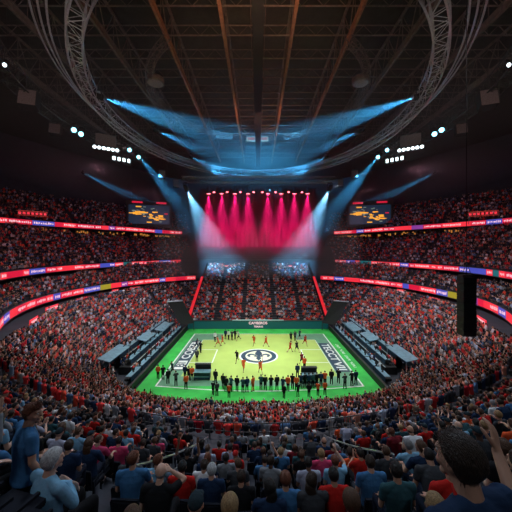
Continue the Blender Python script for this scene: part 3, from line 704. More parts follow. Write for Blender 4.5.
# ------------------------------------------------------------------ press risers and tables at both sides
for s, nm in ((-1, 'left'), (1, 'right')):
    for row in range(3):
        b = MB(); x0, x1 = 16.3+1.75*row, 16.3+1.75*(row+1)
        zt = 0.25+0.75*row
        b.box((s*(x0+x1)/2, 3.5+1.0*row, zt/2), (x1-x0, 25-2*row, zt)); o = b.build('floor_press_riser_%s_%d' % (nm, row+1), M['black']); tag(o, kind='structure')
        b = MB(); b.box((s*(x0+0.05), 3.5+1.0*row, zt+0.03), (0.08, 25-2*row, 0.07)); o = b.build('trim_riser_%s_%d' % (nm, row+1), M['trimled']); tag(o, kind='structure')
        proto = None; n = 8; ordw = ['first', 'second', 'third', 'fourth', 'fifth', 'sixth', 'seventh', 'eighth']
        for k in range(n):
            y = -12+3.6*k
            if y < -8.5+1.5*row or y > 14.2: continue
            if proto is None:
                t = empty('press_table')
                b = MB(); b.box((0, 0, 0.78), (0.75, 3.2, 0.06)); b.build('tabletop', M['tabletop'], t)
                b = MB(); b.box((0.34, 0, 0.42), (0.04, 3.2, 0.7)); b.build('front_panel', M['ink'], t)
                for (lx, ly) in ((-0.32, -1.5), (-0.32, 1.5), (0.28, -1.5), (0.28, 1.5)):
                    b = MB(); b.tube([(lx, ly, 0), (lx, ly, 0.76)], 0.03, 6); b.build('leg', M['steel'], t)
                proto = t
            else: t = copy_tree(proto)
            t.location = (s*(x0+0.75), y+0.25*row, zt); t.rotation_euler = (0, 0, PI if s > 0 else 0)
            tag(t, 'pale-topped press table, %s along from the camera, %s row from the court, %s side' % (ordw[k], ['first', 'second', 'third'][row], nm), 'table', 'press tables')
        mproto = None
        for k in range(14):
            y = -12.6+2.05*k
            if y < -9+1.6*row: continue
            if mproto is None:
                m_ = empty('monitor'); b = MB(); b.box((0, 0, 0.34), (0.06, 0.62, 0.38)); b.build('casing', M['black'], m_)
                b = MB(); b.box((-0.036, 0, 0.34), (0.01, 0.57, 0.33)); b.build('screen', M['screen'], m_)
                b = MB(); b.box((0, 0, 0.01), (0.22, 0.26, 0.02)); b.box((0, 0, 0.09), (0.03, 0.06, 0.16)); b.build('stand', M['black'], m_)
                mproto = m_
            else: m_ = copy_tree(mproto)
            ks = (y+0.25*row+12)/3.6; 
            m_.location = (s*(x0+0.70), y+0.25*row, zt+0.81); m_.rotation_euler = (0, 0, PI if s > 0 else 0)
            tag(m_, 'blue-lit monitor, %s along the %s row of the %s press tables' % (['first','second','third','fourth','fifth','sixth','seventh','eighth','ninth','tenth','eleventh','twelfth','thirteenth','fourteenth'][k], ['first', 'second', 'third'][row], nm), 'monitor', 'monitors, %s press tables, %s row' % (nm, ['first', 'second', 'third'][row]))
    # glass-roofed commentary desks
    for q, (yy, L, xx, zz) in enumerate(((-6.5, 6.0, 20.6, 2.9), (2.5, 4.6, 19.6, 2.5), (9.5, 6.0, 19.0, 2.3))):
        e = empty('commentary_booth', (s*xx, yy, 0), 0); tag(e, 'commentary booth with pale blue roof, %s one on the %s side' % (['nearest', 'middle', 'farthest'][q], nm), 'booth', 'commentary booths')
        b = MB(); b.box((0, 0, zz+0.05), (1.7, L, 0.10), rot=Matrix.Rotation(s*-0.25, 3, 'Y')); b.build('roof', M['tabletop'], e)
        b = MB(); b.box((s*0.3, 0, zz-0.9), (0.08, L-0.2, 0.8)); b.build('back_panel', M['ink'], e)
        for (lx, ly) in ((-0.7, -L/2+0.2), (-0.7, L/2-0.2), (0.7, -L/2+0.2), (0.7, L/2-0.2)):
            b = MB(); b.tube([(s*lx*-1, ly, 0.3), (s*lx*-1, ly, zz-0.1)], 0.05, 6); b.build('post', M['rail'], e)

# team benches on the near side of court
for s, (px0, px1, py) in ((-1, (194, 210, 380)), (1, (302, 318, 384))):
    d = 4956/(py-HY); x = ((px0+px1)/2-CX)/F*d; wd = (px1-px0)/F*d
    e = empty('team_bench', (x, d+CY+0.3, 0.0)); tag(e, 'dark box-shaped courtside bench desk, %s one, with pale top edge' % ('left' if s < 0 else 'right'), 'bench desk', 'courtside desks')
    b = MB(); b.box((0, 0, 0.62), (wd, 0.9, 1.0)); b.build('desk_body', M['ink'], e)
    b = MB(); b.box((0, -0.1, 1.15), (wd+0.15, 1.2, 0.07)); b.build('desktop', M['tabletop'], e)
    b = MB(); b.box((0, 0.55, 1.55), (wd, 0.12, 0.75)); b.box((0, 0.35, 1.95), (wd, 0.6, 0.08)); b.build('screen_wall', M['black'], e)
    b = MB(); b.box((0, -0.47, 0.5), (wd*0.92, 0.04, 0.12)); b.build('pale_stripe', M['tabletop'], e)
    for lx in (-1, 1):
        b = MB(); b.box((lx*(wd/2-0.1), 0, 0.06), (0.12, 0.8, 0.12)); b.build('foot', M['steel'], e)
#@@PEOPLE
# ------------------------------------------------------------------ people: closed lofts fused by a voxel remesh into one surface
def loft(mb, rings, seg=14, mi=0):
    """rings: (centre, rx, ry) with ellipses lying across the path; x radius kept along world X where possible"""
    n = len(rings); vs = []
    cs = [Vector(r[0]) for r in rings]
    for i, (c, rx, ry) in enumerate(rings):
        t = (cs[min(i+1, n-1)]-cs[max(i-1, 0)])
        t = t.normalized() if t.length > 1e-6 else Vector((0, 0, 1))
        ref = Vector((1, 0, 0)) if abs(t.x) < 0.85 else Vector((0, 1, 0))
        u = (ref-t*ref.dot(t)).normalized(); v = t.cross(u)
        for k in range(seg):
            a = 2*PI*k/seg; vs.append(cs[i]+u*math.cos(a)*rx+v*math.sin(a)*ry)
    fs = [(i*seg+k, i*seg+(k+1)%seg, (i+1)*seg+(k+1)%seg, (i+1)*seg+k) for i in range(n-1) for k in range(seg)]
    fs.append(tuple(range(seg))[::-1]); fs.append(tuple((n-1)*seg+k for k in range(seg)))
    mb.add(vs, fs, mi)
def capsule(mb, p, q, r0, r1, seg=10):
    p, q = Vector(p), Vector(q); t = (q-p); L = t.length; t = t/L
    R = []
    for a in (0.95, 0.7, 0.35): R.append((p-t*r0*math.sin(a*PI/2), r0*math.cos(a*PI/2)))
    R += [(p, r0), (p+t*L*0.5, (r0+r1)/2), (q, r1)]
    for a in (0.35, 0.7, 0.95): R.append((q+t*r1*math.sin(a*PI/2), r1*math.cos(a*PI/2)))
    loft(mb, [(c, r, r) for c, r in R], seg)
def ellipsoid(mb, c, rx, ry, rz, seg=16, nr=10, fn=None, rot=None):
    c = Vector(c); prof = []
    vs = []; 
    for i in range(1, nr):
        a = PI*i/nr
        for k in range(seg):
            b_ = 2*PI*k/seg; v = Vector((rx*math.sin(a)*math.cos(b_), ry*math.sin(a)*math.sin(b_), rz*math.cos(a)))
            if fn: v = fn(v)
            if rot is not None: v = rot @ v
            vs.append(v+c)
    top = Vector((0, 0, rz)); bot = Vector((0, 0, -rz))
    if fn: top, bot = fn(top), fn(bot)
    if rot is not None: top, bot = rot@top, rot@bot
    vs += [top+c, bot+c]; n = nr-1
    fs = [(i*seg+k, (i+1)*seg+k, (i+1)*seg+(k+1)%seg, i*seg+(k+1)%seg) for i in range(n-1) for k in range(seg)]
    fs += [(n*seg, k, (k+1)%seg) for k in range(seg)] + [(n*seg+1, (n-1)*seg+(k+1)%seg, (n-1)*seg+k) for k in range(seg)]
    mb.add(vs, fs)
def fuse(mb, name, voxel, mats, ratio=1.0, smooth_it=2):
    o = mb.build(name, mats)
    r = o.modifiers.new('r', 'REMESH'); r.mode = 'VOXEL'; r.voxel_size = voxel; r.use_smooth_shade = True
    s = o.modifiers.new('s', 'SMOOTH'); s.factor = 0.5; s.iterations = smooth_it
    if ratio < 1: d = o.modifiers.new('d', 'DECIMATE'); d.ratio = ratio
    me = bpy.data.meshes.new_from_object(o.evaluated_get(bpy.context.evaluated_depsgraph_get()))
    me.polygons.foreach_set('use_smooth', [True]*len(me.polygons))
    COL.objects.unlink(o); bpy.data.objects.remove(o)
    me.name = name
    return me

def skinmat(name, c): return mat(name, c, 0.5, bump=0.08, bscale=300, var=0.12, vscale=14, spec=0.35)
SKIN = [skinmat('skin_'+n, c) for n, c in (('fair', (0.58, 0.34, 0.25)), ('tan', (0.46, 0.25, 0.17)), ('brown', (0.22, 0.11, 0.07)), ('rosy', (0.60, 0.31, 0.23)), ('deep', (0.10, 0.05, 0.035)))]
def clothmat(name, c): return mat('cloth_'+name, c, 0.9, bump=0.6, bscale=13, var=0.22, vscale=5, spec=0.15)
CLOTH = {n: clothmat(n.replace(' ', '_'), c) for n, c in {
 'red': (0.50, 0.018, 0.015), 'orange-red': (0.75, 0.10, 0.03), 'navy': (0.015, 0.035, 0.085), 'black': (0.012, 0.013, 0.016), 'blue': (0.05, 0.16, 0.34),
 'light blue': (0.20, 0.42, 0.62), 'dark teal': (0.03, 0.09, 0.11), 'white': (0.66, 0.68, 0.72), 'grey': (0.22, 0.24, 0.27), 'dark grey': (0.05, 0.055, 0.065),
 'pink': (0.62, 0.06, 0.16), 'lilac-grey': (0.40, 0.42, 0.56), 'maroon': (0.16, 0.012, 0.02)}.items()}
TROUSER = [clothmat('trousers_navy', (0.012, 0.018, 0.035)), clothmat('trousers_black', (0.01, 0.01, 0.012)), clothmat('trousers_grey', (0.05, 0.055, 0.07))]
def hairmat(name, c):
    m = mat('hair_'+name, c, 0.55, bump=0.8, bscale=1.0, var=0.45, vscale=60, spec=0.4); nt = m.node_tree
    tc = [n for n in nt.nodes if n.type == 'TEX_COORD'][0]
    for n in nt.nodes:
        if n.type == 'TEX_NOISE' and n.inputs['Scale'].default_value == 1.0:
            mp = nt.nodes.new('ShaderNodeMapping'); mp.inputs['Scale'].default_value = (260, 90, 30); mp.inputs['Rotation'].default_value = (0.4, 0, 0)
            nt.links.new(tc.outputs['Object'], mp.inputs[0]); nt.links.new(mp.outputs[0], n.inputs['Vector'])
    return m
HAIR = {n: hairmat(n.replace(' ', '_'), c) for n, c in {'black': (0.012, 0.009, 0.008), 'dark brown': (0.035, 0.018, 0.010), 'brown': (0.10, 0.045, 0.022), 'auburn': (0.17, 0.05, 0.022), 'blond': (0.36, 0.22, 0.10), 'grey': (0.26, 0.26, 0.27), 'white': (0.55, 0.56, 0.58)}.items()}
CAP = {n: clothmat('cap_'+n.replace(' ', '_'), c) for n, c in {'dark': (0.02, 0.035, 0.045), 'red': (0.45, 0.02, 0.02), 'white': (0.6, 0.6, 0.6)}.items()}

def headfn(v):
    """shapes a unit-ish skull: y forward, z up"""
    x, y, z = v
    if z < 0:                                  # narrow to the jaw and pull the chin forward
        k = min(1, -z/0.118); x *= 1-0.36*k*k; 
        if y > 0: y *= 1-0.10*k
        else: y *= 1-0.42*k
    if z > 0: z *= 0.92; x *= 1.03
    if y > 0.03: y = 0.03+(y-0.03)*0.93       # flatter face
    if y < 0 and z > 0: y *= 1.05
    return Vector((x, y, z))
def build_head(mb, c, rot):
    c = Vector(c)
    T = lambda p: c + rot @ Vector(p)
    ellipsoid(mb, c, 0.076, 0.097, 0.118, 24, 16, headfn, rot)
    capsule(mb, T((0, 0.088, 0.012)), T((0, 0.104, -0.022)), 0.009, 0.014, 8)       # nose
    for s in (-1, 1):
        capsule(mb, T((s*0.010, 0.092, 0.030)), T((s*0.050, 0.078, 0.032)), 0.010, 0.009, 8)  # brow
        ellipsoid(mb, T((s*0.078, -0.005, -0.005)), 0.010, 0.020, 0.032, 10, 8, None, rot)      # ear
        ellipsoid(mb, T((s*0.045, 0.062, -0.025)), 0.022, 0.022, 0.022, 10, 8, None, rot)      # cheek
    capsule(mb, T((-0.018, 0.084, -0.052)), T((0.018, 0.084, -0.052)), 0.0085, 0.0085, 8)       # lips
    capsule(mb, T((-0.016, 0.082, -0.064)), T((0.016, 0.082, -0.064)), 0.0085, 0.0085, 8)
    ellipsoid(mb, T((0, 0.070, -0.095)), 0.026, 0.022, 0.020, 10, 8, None, rot)
def build_hand(mb, wrist, direc, palm_n, side, curl=0.5):
    """palm plus four unequal bent fingers and a thumb from the side of the palm"""
    wv = Vector(wrist); d = Vector(direc).normalized(); n = Vector(palm_n); n = (n-d*n.dot(d)).normalized(); u = d.cross(n)*side
    loft(mb, [(wv, 0.026, 0.026), (wv+d*0.02, 0.027, 0.022)], 10)
    # palm
    for k in range(4):
        f = (k-1.5)*0.0195
        capsule(mb, wv+d*0.012+u*f*0.6, wv+d*0.090+u*f, 0.015, 0.0105, 8)
    lens = (0.068, 0.078, 0.072, 0.056)
    for k in range(4):
        p = wv+d*0.092+u*(k-1.5)*0.0205; L = lens[k]; a = 0.0
        for j, fr in enumerate((0.45, 0.32, 0.23)):
            a += curl*(0.55, 0.75, 0.5)[j]
            q = p+(d*math.cos(a)+n*math.sin(a))*L*fr; capsule(mb, p, q, 0.0092-0.0006*j, 0.0086-0.0006*j, 8); p = q
    p = wv+d*0.025-u*0.024
    for j, fr in enumerate((0.040, 0.030, 0.024)):
        q = p+(d*(0.75+0.1*j)-u*(0.75-0.3*j)+n*(0.25+0.3*curl*j)).normalized()*fr; capsule(mb, p, q, 0.0125-0.001*j, 0.0115-0.001*j, 8); p = q

# poses: arm = (elbow, wrist, hand direction, palm normal, curl) for side +1 (x mirrored for -1)
ARMS = {
 'lap': ((0.245, 0.05, 0.76), (0.13, 0.29, 0.66), (-0.4, 0.9, -0.15), (0, -0.2, -1), 0.4),
 'knee': ((0.27, 0.20, 0.72), (0.17, 0.42, 0.68), (-0.1, 1, -0.25), (0, 0, -1), 0.3),
 'clap': ((0.27, 0.14, 0.86), (0.05, 0.33, 1.0), (-0.1, 0.55, 0.85), (-1, 0, 0), 0.15),
 'raise': ((0.33, 0.08, 1.18), (0.27, 0.12, 1.45), (0.05, 0.05, 1), (0, 1, 0), 0.2),
 'tilt': ((0.31, 0.14, 0.98), (0.13, 0.30, 1.22), (-0.4, 0.3, 0.85), (0, 1, 0), 0.5),
 'phone': ((0.27, 0.22, 1.06), (0.12, 0.36, 1.26), (-0.2, 0.1, 1), (-0.6, 0.6, 0), 0.9),
 'head': ((0.33, 0.12, 1.10), (0.13, 0.10, 1.22), (-0.75, -0.2, 0.5), (-0.7, 0, 0), 0.3),
 'fold': ((0.26, 0.12, 0.80), (-0.02, 0.25, 0.84), (-1, -0.05, 0.1), (0, -1, 0), 0.2),
 'side': ((0.27, -0.02, 1.22), (0.27, 0.06, 0.98), (0, 0.15, -1), (-1, 0, 0), 0.3),
}
def person_parts(armR, armL, lean=0.0, yaw=0.0, pitch=0.0, hair='short', standing=False, wide=1.12, voxel=0.0075, ratio=0.35, neckc='tee', legs='sit'):
    """returns dict of meshes (body, shirt, trousers, hair, shoe). Seated: floor z=0, hips at z .52; faces +Y"""
    dz = 0.42 if standing else 0.0
    hip = Vector((0, 0, 0.52+dz)); Lr = Matrix.Rotation(-lean, 3, 'X')
    U = lambda p: hip+Lr@(Vector((p[0], p[1], p[2]+dz))-hip)
    hr = Matrix.Rotation(yaw, 3, 'Z')@Matrix.Rotation(-pitch, 3, 'X')
    headc = U((0, 0.045, 1.235))
    sw = 0.185*wide
    def arm_pts(a, s):
        e, w_, d, n, curl = ARMS[a]
        up = Vector((0, 0, dz)) 
        f = Lr if a in ('raise', 'phone', 'head', 'clap') else Matrix.Identity(3)
        def T(v):
            v = Vector((v[0]*s, v[1], v[2]))
            if a in ('raise', 'phone', 'head', 'clap', 'fold', 'tilt'): return U(v)
            return v+up if a != 'side' else v+Vector((0, 0, dz-0.42+0.0)) if False else v+up-(Vector((0, 0, 0.42)) if a == 'side' else Vector((0, 0, 0)))
        sh = U((s*sw, -0.005, 1.035))
        el, wr = T(e), T(w_)
        if standing and a in ('lap', 'knee'): el, wr = U((s*0.25, 0.0, 0.78)), U((s*0.24, 0.12, 0.56))
        if a == 'side': el, wr = U((s*0.245, -0.02, 0.79)), U((s*0.25, 0.06, 0.55))
        return sh, el, wr, Vector((d[0]*s, d[1], d[2])), Vector((n[0]*s, n[1], n[2])), curl
    body, shirt = MB(), MB()
    def torso(mb, g):
        loft(mb, [(U((0, 0.0, 0.44)), 0.13*wide+g, 0.10+g), (U((0, 0, 0.50)), 0.168*wide+g, 0.125+g), (U((0, 0.005, 0.60)), 0.160*wide+g, 0.118+g), (U((0, 0.0, 0.72)), 0.150*wide+g, 0.110+g),
                  (U((0, -0.005, 0.84)), 0.164*wide+g, 0.115+g), (U((0, -0.01, 0.95)), 0.176*wide+g, 0.112+g), (U((0, -0.005, 1.03)), 0.150*wide+g, 0.085+g), (U((0, 0.0, 1.075)), 0.095*wide+g, 0.062+g*0.8), (U((0, 0.003, 1.10)), 0.060+g*0.5, 0.052+g*0.5)], 20)
        for s in (-1, 1):
            capsule(mb, U((s*0.05, -0.01, 1.065)), U((s*sw*0.95, -0.005, 1.025)), 0.040+g, 0.052+g, 12)
    torso(body, 0.0); torso(shirt, 0.012)
    if neckc in ('tee', 'collar'):
        pass
    loft(body, [(U((0, -0.005, 1.03)), 0.062, 0.062), (U((0, 0.005, 1.09)), 0.058, 0.060), (U((0, 0.015, 1.14)), 0.054, 0.058), (headc+Vector((0, -0.01, -0.06)), 0.055, 0.062)], 14)
    build_head(body, headc, hr)
    for a, s in ((armR, 1), (armL, -1)):
        sh, el, wr, d, n, curl = arm_pts(a, s)
        capsule(body, sh, el, 0.047, 0.038, 12); 
        mid = el+(wr-el)*0.3
        capsule(body, el, mid, 0.037, 0.040, 12); capsule(body, mid, wr, 0.040, 0.025, 12)
        build_hand(body, wr, d, n, s, curl)
        k = 0.98 if neckc == 'jacket' else 0.62
        cuff = sh+(el-sh)*k
        capsule(shirt, sh, sh+(el-sh)*0.5, 0.064, 0.060, 12)
        loft(shirt, [(sh, 0.060, 0.060), (sh+(el-sh)*0.4, 0.060, 0.060), (cuff, 0.055, 0.055)], 14)
        if neckc == 'jacket':
            capsule(shirt, el, el+(wr-el)*0.9, 0.052, 0.037, 12); capsule(shirt, sh, el, 0.062, 0.052, 12)
    trs, shoes = MB(), {-1: MB(), 1: MB()}
    if not standing:
        for s in (-1, 1):
            h, kn, an = Vector((s*0.09, 0.0, 0.52)), Vector((s*0.13, 0.43, 0.53)), Vector((s*0.12, 0.43, 0.10))
            capsule(body, h, kn, 0.080, 0.055, 12); capsule(body, kn, an, 0.054, 0.036, 12); capsule(body, an, an+Vector((0, 0.13, -0.05)), 0.036, 0.030, 10)
            capsule(trs, h, kn, 0.092, 0.066, 12); capsule(trs, kn, an+Vector((0, 0, 0.04)), 0.066, 0.056, 12)
            capsule(shoes[s], an+Vector((0, -0.02, -0.045)), an+Vector((0, 0.15, -0.06)), 0.048, 0.038, 10)
        loft(trs, [(Vector((0, -0.01, 0.44)), 0.14*wide, 0.11), (Vector((0, 0, 0.50)), 0.180*wide, 0.140), (U((0, 0, 0.585)), 0.172*wide, 0.128)], 18)
    else:
        f = {'sit': (0.02, -0.02), 'stand': (0.03, -0.03), 'run': (0.34, -0.34)}[legs]
        for s, fy in ((-1, f[0]), (1, f[1])):
            h = Vector((s*0.09, 0, 0.90)); kn = Vector((s*0.10, fy*0.8+0.03, 0.50)); an = Vector((s*0.11, fy*(1.3 if fy > 0 else 1.7), 0.09 if fy > -0.2 else 0.22))
            capsule(body, h, kn, 0.082, 0.055, 12); capsule(body, kn, an, 0.055, 0.035, 12); capsule(body, an, an+Vector((0, 0.12, -0.045)), 0.036, 0.030, 10)
            if legs == 'run': capsule(trs, h, h+(kn-h)*0.75, 0.10, 0.09, 12)
            else: capsule(trs, h, kn, 0.095, 0.07, 12); capsule(trs, kn, an+Vector((0, 0, 0.03)), 0.07, 0.058, 12)
            capsule(shoes[s], an+Vector((0, -0.02, -0.04)), an+Vector((0, 0.15, -0.055)), 0.046, 0.036, 10)
        loft(trs, [(Vector((0, 0, 0.83)), 0.14*wide, 0.11), (Vector((0, 0, 0.92)), 0.178*wide, 0.135), (Vector((0, 0, 1.0)), 0.170*wide, 0.125)], 18)
    out = {}
    out['body'] = fuse(body, 'person', voxel, SKIN[0], ratio)
    out['shirt'] = fuse(shirt, 'shirt', voxel*1.3, CLOTH['red'], ratio)
    out['trousers'] = fuse(trs, 'trousers', voxel*1.8, TROUSER[0], ratio)
    out['shoe_a'] = fuse(shoes[-1], 'shoe', voxel*1.5, TROUSER[1], ratio); out['shoe_b'] = fuse(shoes[1], 'shoe', voxel*1.5, TROUSER[1], ratio)
    out['hair'] = hair_mesh(hair, headc, hr)
    eb = MB()
    for s in (-1, 1): ellipsoid(eb, headc+hr@Vector((s*0.031, 0.080, 0.010)), 0.012, 0.010, 0.009, 10, 8, None, hr)
    eo = eb.build('eyes', EYE, smooth=True); out['eyes'] = eo.data; COL.objects.unlink(eo); bpy.data.objects.remove(eo)
    out['headc'] = headc; out['hr'] = hr
    return out
EYE = mat('eye', (0.5, 0.48, 0.46), 0.2)

def hair_mesh(kind, c, rot, strands=0, seed=1):
    """closed cap of hair over the skull, built in head space then turned with the head"""
    if kind == 'bald':
        lo, amp, g = 0.030, 0.002, 0.003
    b = MB(); rr = random.Random(seed)
    seg, nr = 40, 26
    grow = {'short': 0.012, 'crop': 0.006, 'bald': 0.003, 'full': 0.018, 'long': 0.020, 'bun': 0.010, 'cap': 0.012}[kind]
    def limit(a):    # lowest z of the hair at direction a (0 = face front +y)
        front = math.cos(a)                 # 1 front, -1 back
        if kind == 'cap': return 0.022+0.0*front
        if kind == 'bald': return None
        if front > 0.55: return 0.058
        if front > 0.05: return 0.058-(0.55-front)/0.5*0.055
        if kind == 'long': return -0.16
        return 0.003-0.075*min(1, (0.05-front)/0.6)
    if kind == 'bald':
        # thin fringe round the sides and back
        outer = []; 
        pts = [(a, z) for a in np.linspace(0.42*PI, 1.58*PI, 30) for z in (-0.055, -0.03, 0.0, 0.025)]
        idx = {}
        vs = []
        for i, a in enumerate(np.linspace(0.42*PI, 1.58*PI, 30)):
            for j, z_ in enumerate((-0.060, -0.055, -0.02, 0.012, 0.018)):
                v = headfn(Vector((math.sin(a)*0.076*math.sqrt(max(0, 1-(z_/0.118)**2)), math.cos(a)*0.097*math.sqrt(max(0, 1-(z_/0.118)**2)), z_)))
                gg = 0.0 if j in (0, 4) else 0.006
                vs.append(c+rot@(v+Vector((math.sin(a), math.cos(a), 0))*gg))
        b.add(vs, [(i*5+j, i*5+j+1, (i+1)*5+j+1, (i+1)*5+j) for i in range(29) for j in range(4)])
        o = b.build('hair', HAIR['grey'], smooth=True)
    else:
        vs = []
        for i in range(nr+1):
            t = i/nr
            for k in range(seg):
                a = 2*PI*k/seg; lz = limit(a); 
                z_ = 0.118*math.cos(t*math.acos(max(-1, min(1, max(lz, -0.112)/0.118))))
                rad = math.sqrt(max(0, 1-(z_/0.118)**2))
                v = headfn(Vector((math.sin(a)*0.076*rad, math.cos(a)*0.097*rad, z_)))
                nrm = Vector((v.x/0.0058, v.y/0.0094, v.z/0.0139)).normalized()
                edge = min(1.0, (1-t)*6)
                gg = grow*(0.35+0.65*edge)
                if kind in ('full', 'short') and z_ > 0.03: gg *= 1.25
                ns = mnoise.noise(Vector((v.x*38+seed, v.y*38, v.z*26)))*0.35+mnoise.noise(Vector((v.x*110, v.y*110+seed, v.z*60)))*0.10
                if kind != 'cap': gg *= 1+ns*(0.22 if kind == 'full' else 0.7)
                p = v+nrm*gg
                if kind == 'long' and t > 0.6 and math.cos(a) < 0.05:
                    f = (t-0.6)/0.4; p = Vector((p.x*(1+0.15*f)+0.0, p.y-0.012*f if p.y < 0 else p.y, p.z-0.13*f*f))
                    if p.z < -0.08: p = Vector((p.x if abs(p.x) > 0.02 else p.x, min(p.y, -0.045), p.z))
                vs.append(c+rot@p)
        # inner return
        base = len(vs)
        for k in range(seg):
            q = vs[nr*seg+k]; vs.append(c+(q-c)*0.90 if kind != 'long' else q+rot@Vector((0, 0.02, 0.01)))
        fs = [(i*seg+k, (i+1)*seg+k, (i+1)*seg+(k+1)%seg, i*seg+(k+1)%seg) for i in range(1, nr) for k in range(seg)]
        fs += [(0, seg+k, seg+(k+1)%seg) for k in range(seg)]
        fs += [(nr*seg+k, base+k, base+(k+1)%seg, nr*seg+(k+1)%seg) for k in range(seg)]
        b.add(vs, fs)
        if kind == 'bun': ellipsoid(b, c+rot@Vector((0, -0.115, 0.05)), 0.035, 0.035, 0.035, 14, 10)
        if kind == 'long': loft(b, [(c+rot@Vector((0, -0.06, 0.0)), 0.075, 0.05), (c+rot@Vector((0, -0.085, -0.08)), 0.082, 0.042), (c+Vector((0, -0.10, -0.17)), 0.080, 0.034), (c+Vector((0, -0.105, -0.25)), 0.05, 0.02)], 20)
        if kind == 'cap':
            loft(b, [(c+rot@Vector((0, 0.075, 0.030)), 0.070, 0.010), (c+rot@Vector((0, 0.12, 0.028)), 0.066, 0.006), (c+rot@Vector((0, 0.165, 0.018)), 0.045, 0.004)], 16)
        if strands:
            R3_ = random.Random(seed+5)
            for q in range(strands):
                a = R3_.uniform(0, 2*PI); lz = limit(a); zt = R3_.uniform(max(lz, -0.1), 0.117)
                rad = math.sqrt(max(0, 1-(zt/0.118)**2)); v = headfn(Vector((math.sin(a)*0.076*rad, math.cos(a)*0.097*rad, zt)))
                nrm = Vector((v.x/0.0058, v.y/0.0094, v.z/0.0139)).normalized()
                dirn = (Vector((R3_.uniform(-1, 1), R3_.uniform(0.2, 1.2), R3_.uniform(-0.2, 0.8))) if zt > 0.05 else Vector((R3_.uniform(-0.3, 0.3), R3_.uniform(-0.4, 0.2), -1)))
                dirn = (dirn-nrm*dirn.dot(nrm)).normalized(); L = R3_.uniform(0.018, 0.040) if zt > 0.04 else R3_.uniform(0.010, 0.022)
                p0 = v+nrm*grow*0.6; p1 = p0+(nrm*0.7+dirn*0.6)*L*0.6; p2 = p1+(nrm*0.2+dirn)*L*0.6
                sd = nrm.cross(dirn)*0.0011; P_ = [c+rot@x for x in (p0-sd, p0+sd, p1-sd*0.8, p1+sd*0.8, p2, p1+nrm*0.0012)]
                b.add(P_, [(0, 1, 3, 2), (2, 3, 4), (0, 2, 5), (3, 1, 5), (2, 4, 5), (4, 3, 5)])
        o = b.build('hair', HAIR['black'], smooth=True)
    me = o.data; COL.objects.unlink(o); bpy.data.objects.remove(o); return me

def hair_matset(kind, colour): return CAP[colour] if kind == 'cap' else HAIR[colour]
def make_person(parts, skin, shirt, trouser, hairk, hairc, label, group=None, eyes=False):
    o = bpy.data.objects.new('person', parts['body']); COL.objects.link(o)
    o.material_slots[0].link = 'OBJECT'; o.material_slots[0].material = SKIN[skin]
    tag(o, label, 'person', group)
    for nm, key, m in (('shirt', 'shirt', shirt if not isinstance(shirt, str) else CLOTH[shirt]), ('trousers', 'trousers', TROUSER[trouser] if isinstance(trouser, int) else CLOTH[trouser]), ('cap' if hairk == 'cap' else 'hair', 'hair_'+hairk, hair_matset(hairk, hairc)), ('shoe', 'shoe_a', TROUSER[1]), ('shoe', 'shoe_b', TROUSER[1])):
        c = bpy.data.objects.new(nm, parts[key]); COL.objects.link(c); c.parent = o
        c.material_slots[0].link = 'OBJECT'; c.material_slots[0].material = m
    if eyes: c = bpy.data.objects.new('eyes', parts['eyes']); COL.objects.link(c); c.parent = o
    return o
POSES = {}
def pose(name, hairs, **kw):
    p = person_parts(hair=hairs[0], **kw)
    for h in hairs: p['hair_'+h] = hair_mesh(h, p['headc'], p['hr'])
    POSES[name] = p; return p
ALLH = ('short', 'crop', 'bald', 'long', 'cap', 'full', 'bun')
pose('lap', ALLH, armR='lap', armL='lap', lean=0.05)
pose('lap_left', ALLH, armR='lap', armL='knee', lean=0.10, yaw=0.5)
pose('lap_right', ALLH, armR='knee', armL='lap', lean=0.08, yaw=-0.6)
pose('knees', ALLH, armR='knee', armL='knee', lean=0.42, pitch=-0.15, yaw=0.1)
pose('fold', ALLH, armR='fold', armL='fold', lean=0.02, yaw=-0.15, neckc='jacket')
pose('clap', ALLH, armR='clap', armL='clap', lean=0.12, yaw=0.1)
pose('raise', ALLH, armR='raise', armL='raise', lean=0.0, pitch=0.1)
pose('phone', ALLH, armR='phone', armL='lap', lean=0.05, yaw=0.15)
pose('headhand', ALLH, armR='head', armL='lap', lean=0.15, pitch=-0.1, yaw=0.2)
POSE_TXT = {'lap': 'hands in lap', 'lap_left': 'head turned left', 'lap_right': 'head turned right', 'knees': 'leaning forward', 'fold': 'arms folded', 'clap': 'clapping', 'raise': 'both arms raised', 'phone': 'holding up one hand', 'headhand': 'hand at head', 'stand': 'standing'}
HAIR_TXT = {'short': 'short {} hair', 'crop': 'cropped {} hair', 'bald': 'bald head', 'long': 'long {} hair', 'cap': '{} cap', 'full': 'thick {} hair', 'bun': '{} hair bun'}

# ---- seats of the near stand
def make_seat():
    e = empty('stadium_seat')
    b = MB(); b.box((0, 0.02, 0.43), (0.46, 0.42, 0.05)); b.box((0, 0.20, 0.41), (0.44, 0.06, 0.06)); b.build('seat_pan', M['seat'], e)
    b = MB(); N = 7
    for k in range(N):
        x = -0.21+0.42*k/(N-1); b.box((x, -0.235-0.03*math.cos(PI*(k/(N-1)-0.5)), 0.64), (0.075, 0.03, 0.40), rot=Matrix.Rotation(0.10, 3, 'X'))
    b.box((0, -0.25, 0.85), (0.46, 0.045, 0.04)); b.build('backrest', M['seat'], e)
    for s in (-1, 1):
        b = MB(); b.box((s*0.245, -0.02, 0.58), (0.035, 0.34, 0.03)); b.box((s*0.245, -0.16, 0.35), (0.03, 0.05, 0.5)); b.build('armrest', M['seat'], e)
    b = MB(); b.box((0, -0.15, 0.2), (0.07, 0.07, 0.40)); b.box((0, -0.15, 0.015), (0.2, 0.16, 0.03)); b.build('pedestal', M['steel'], e)
    return e

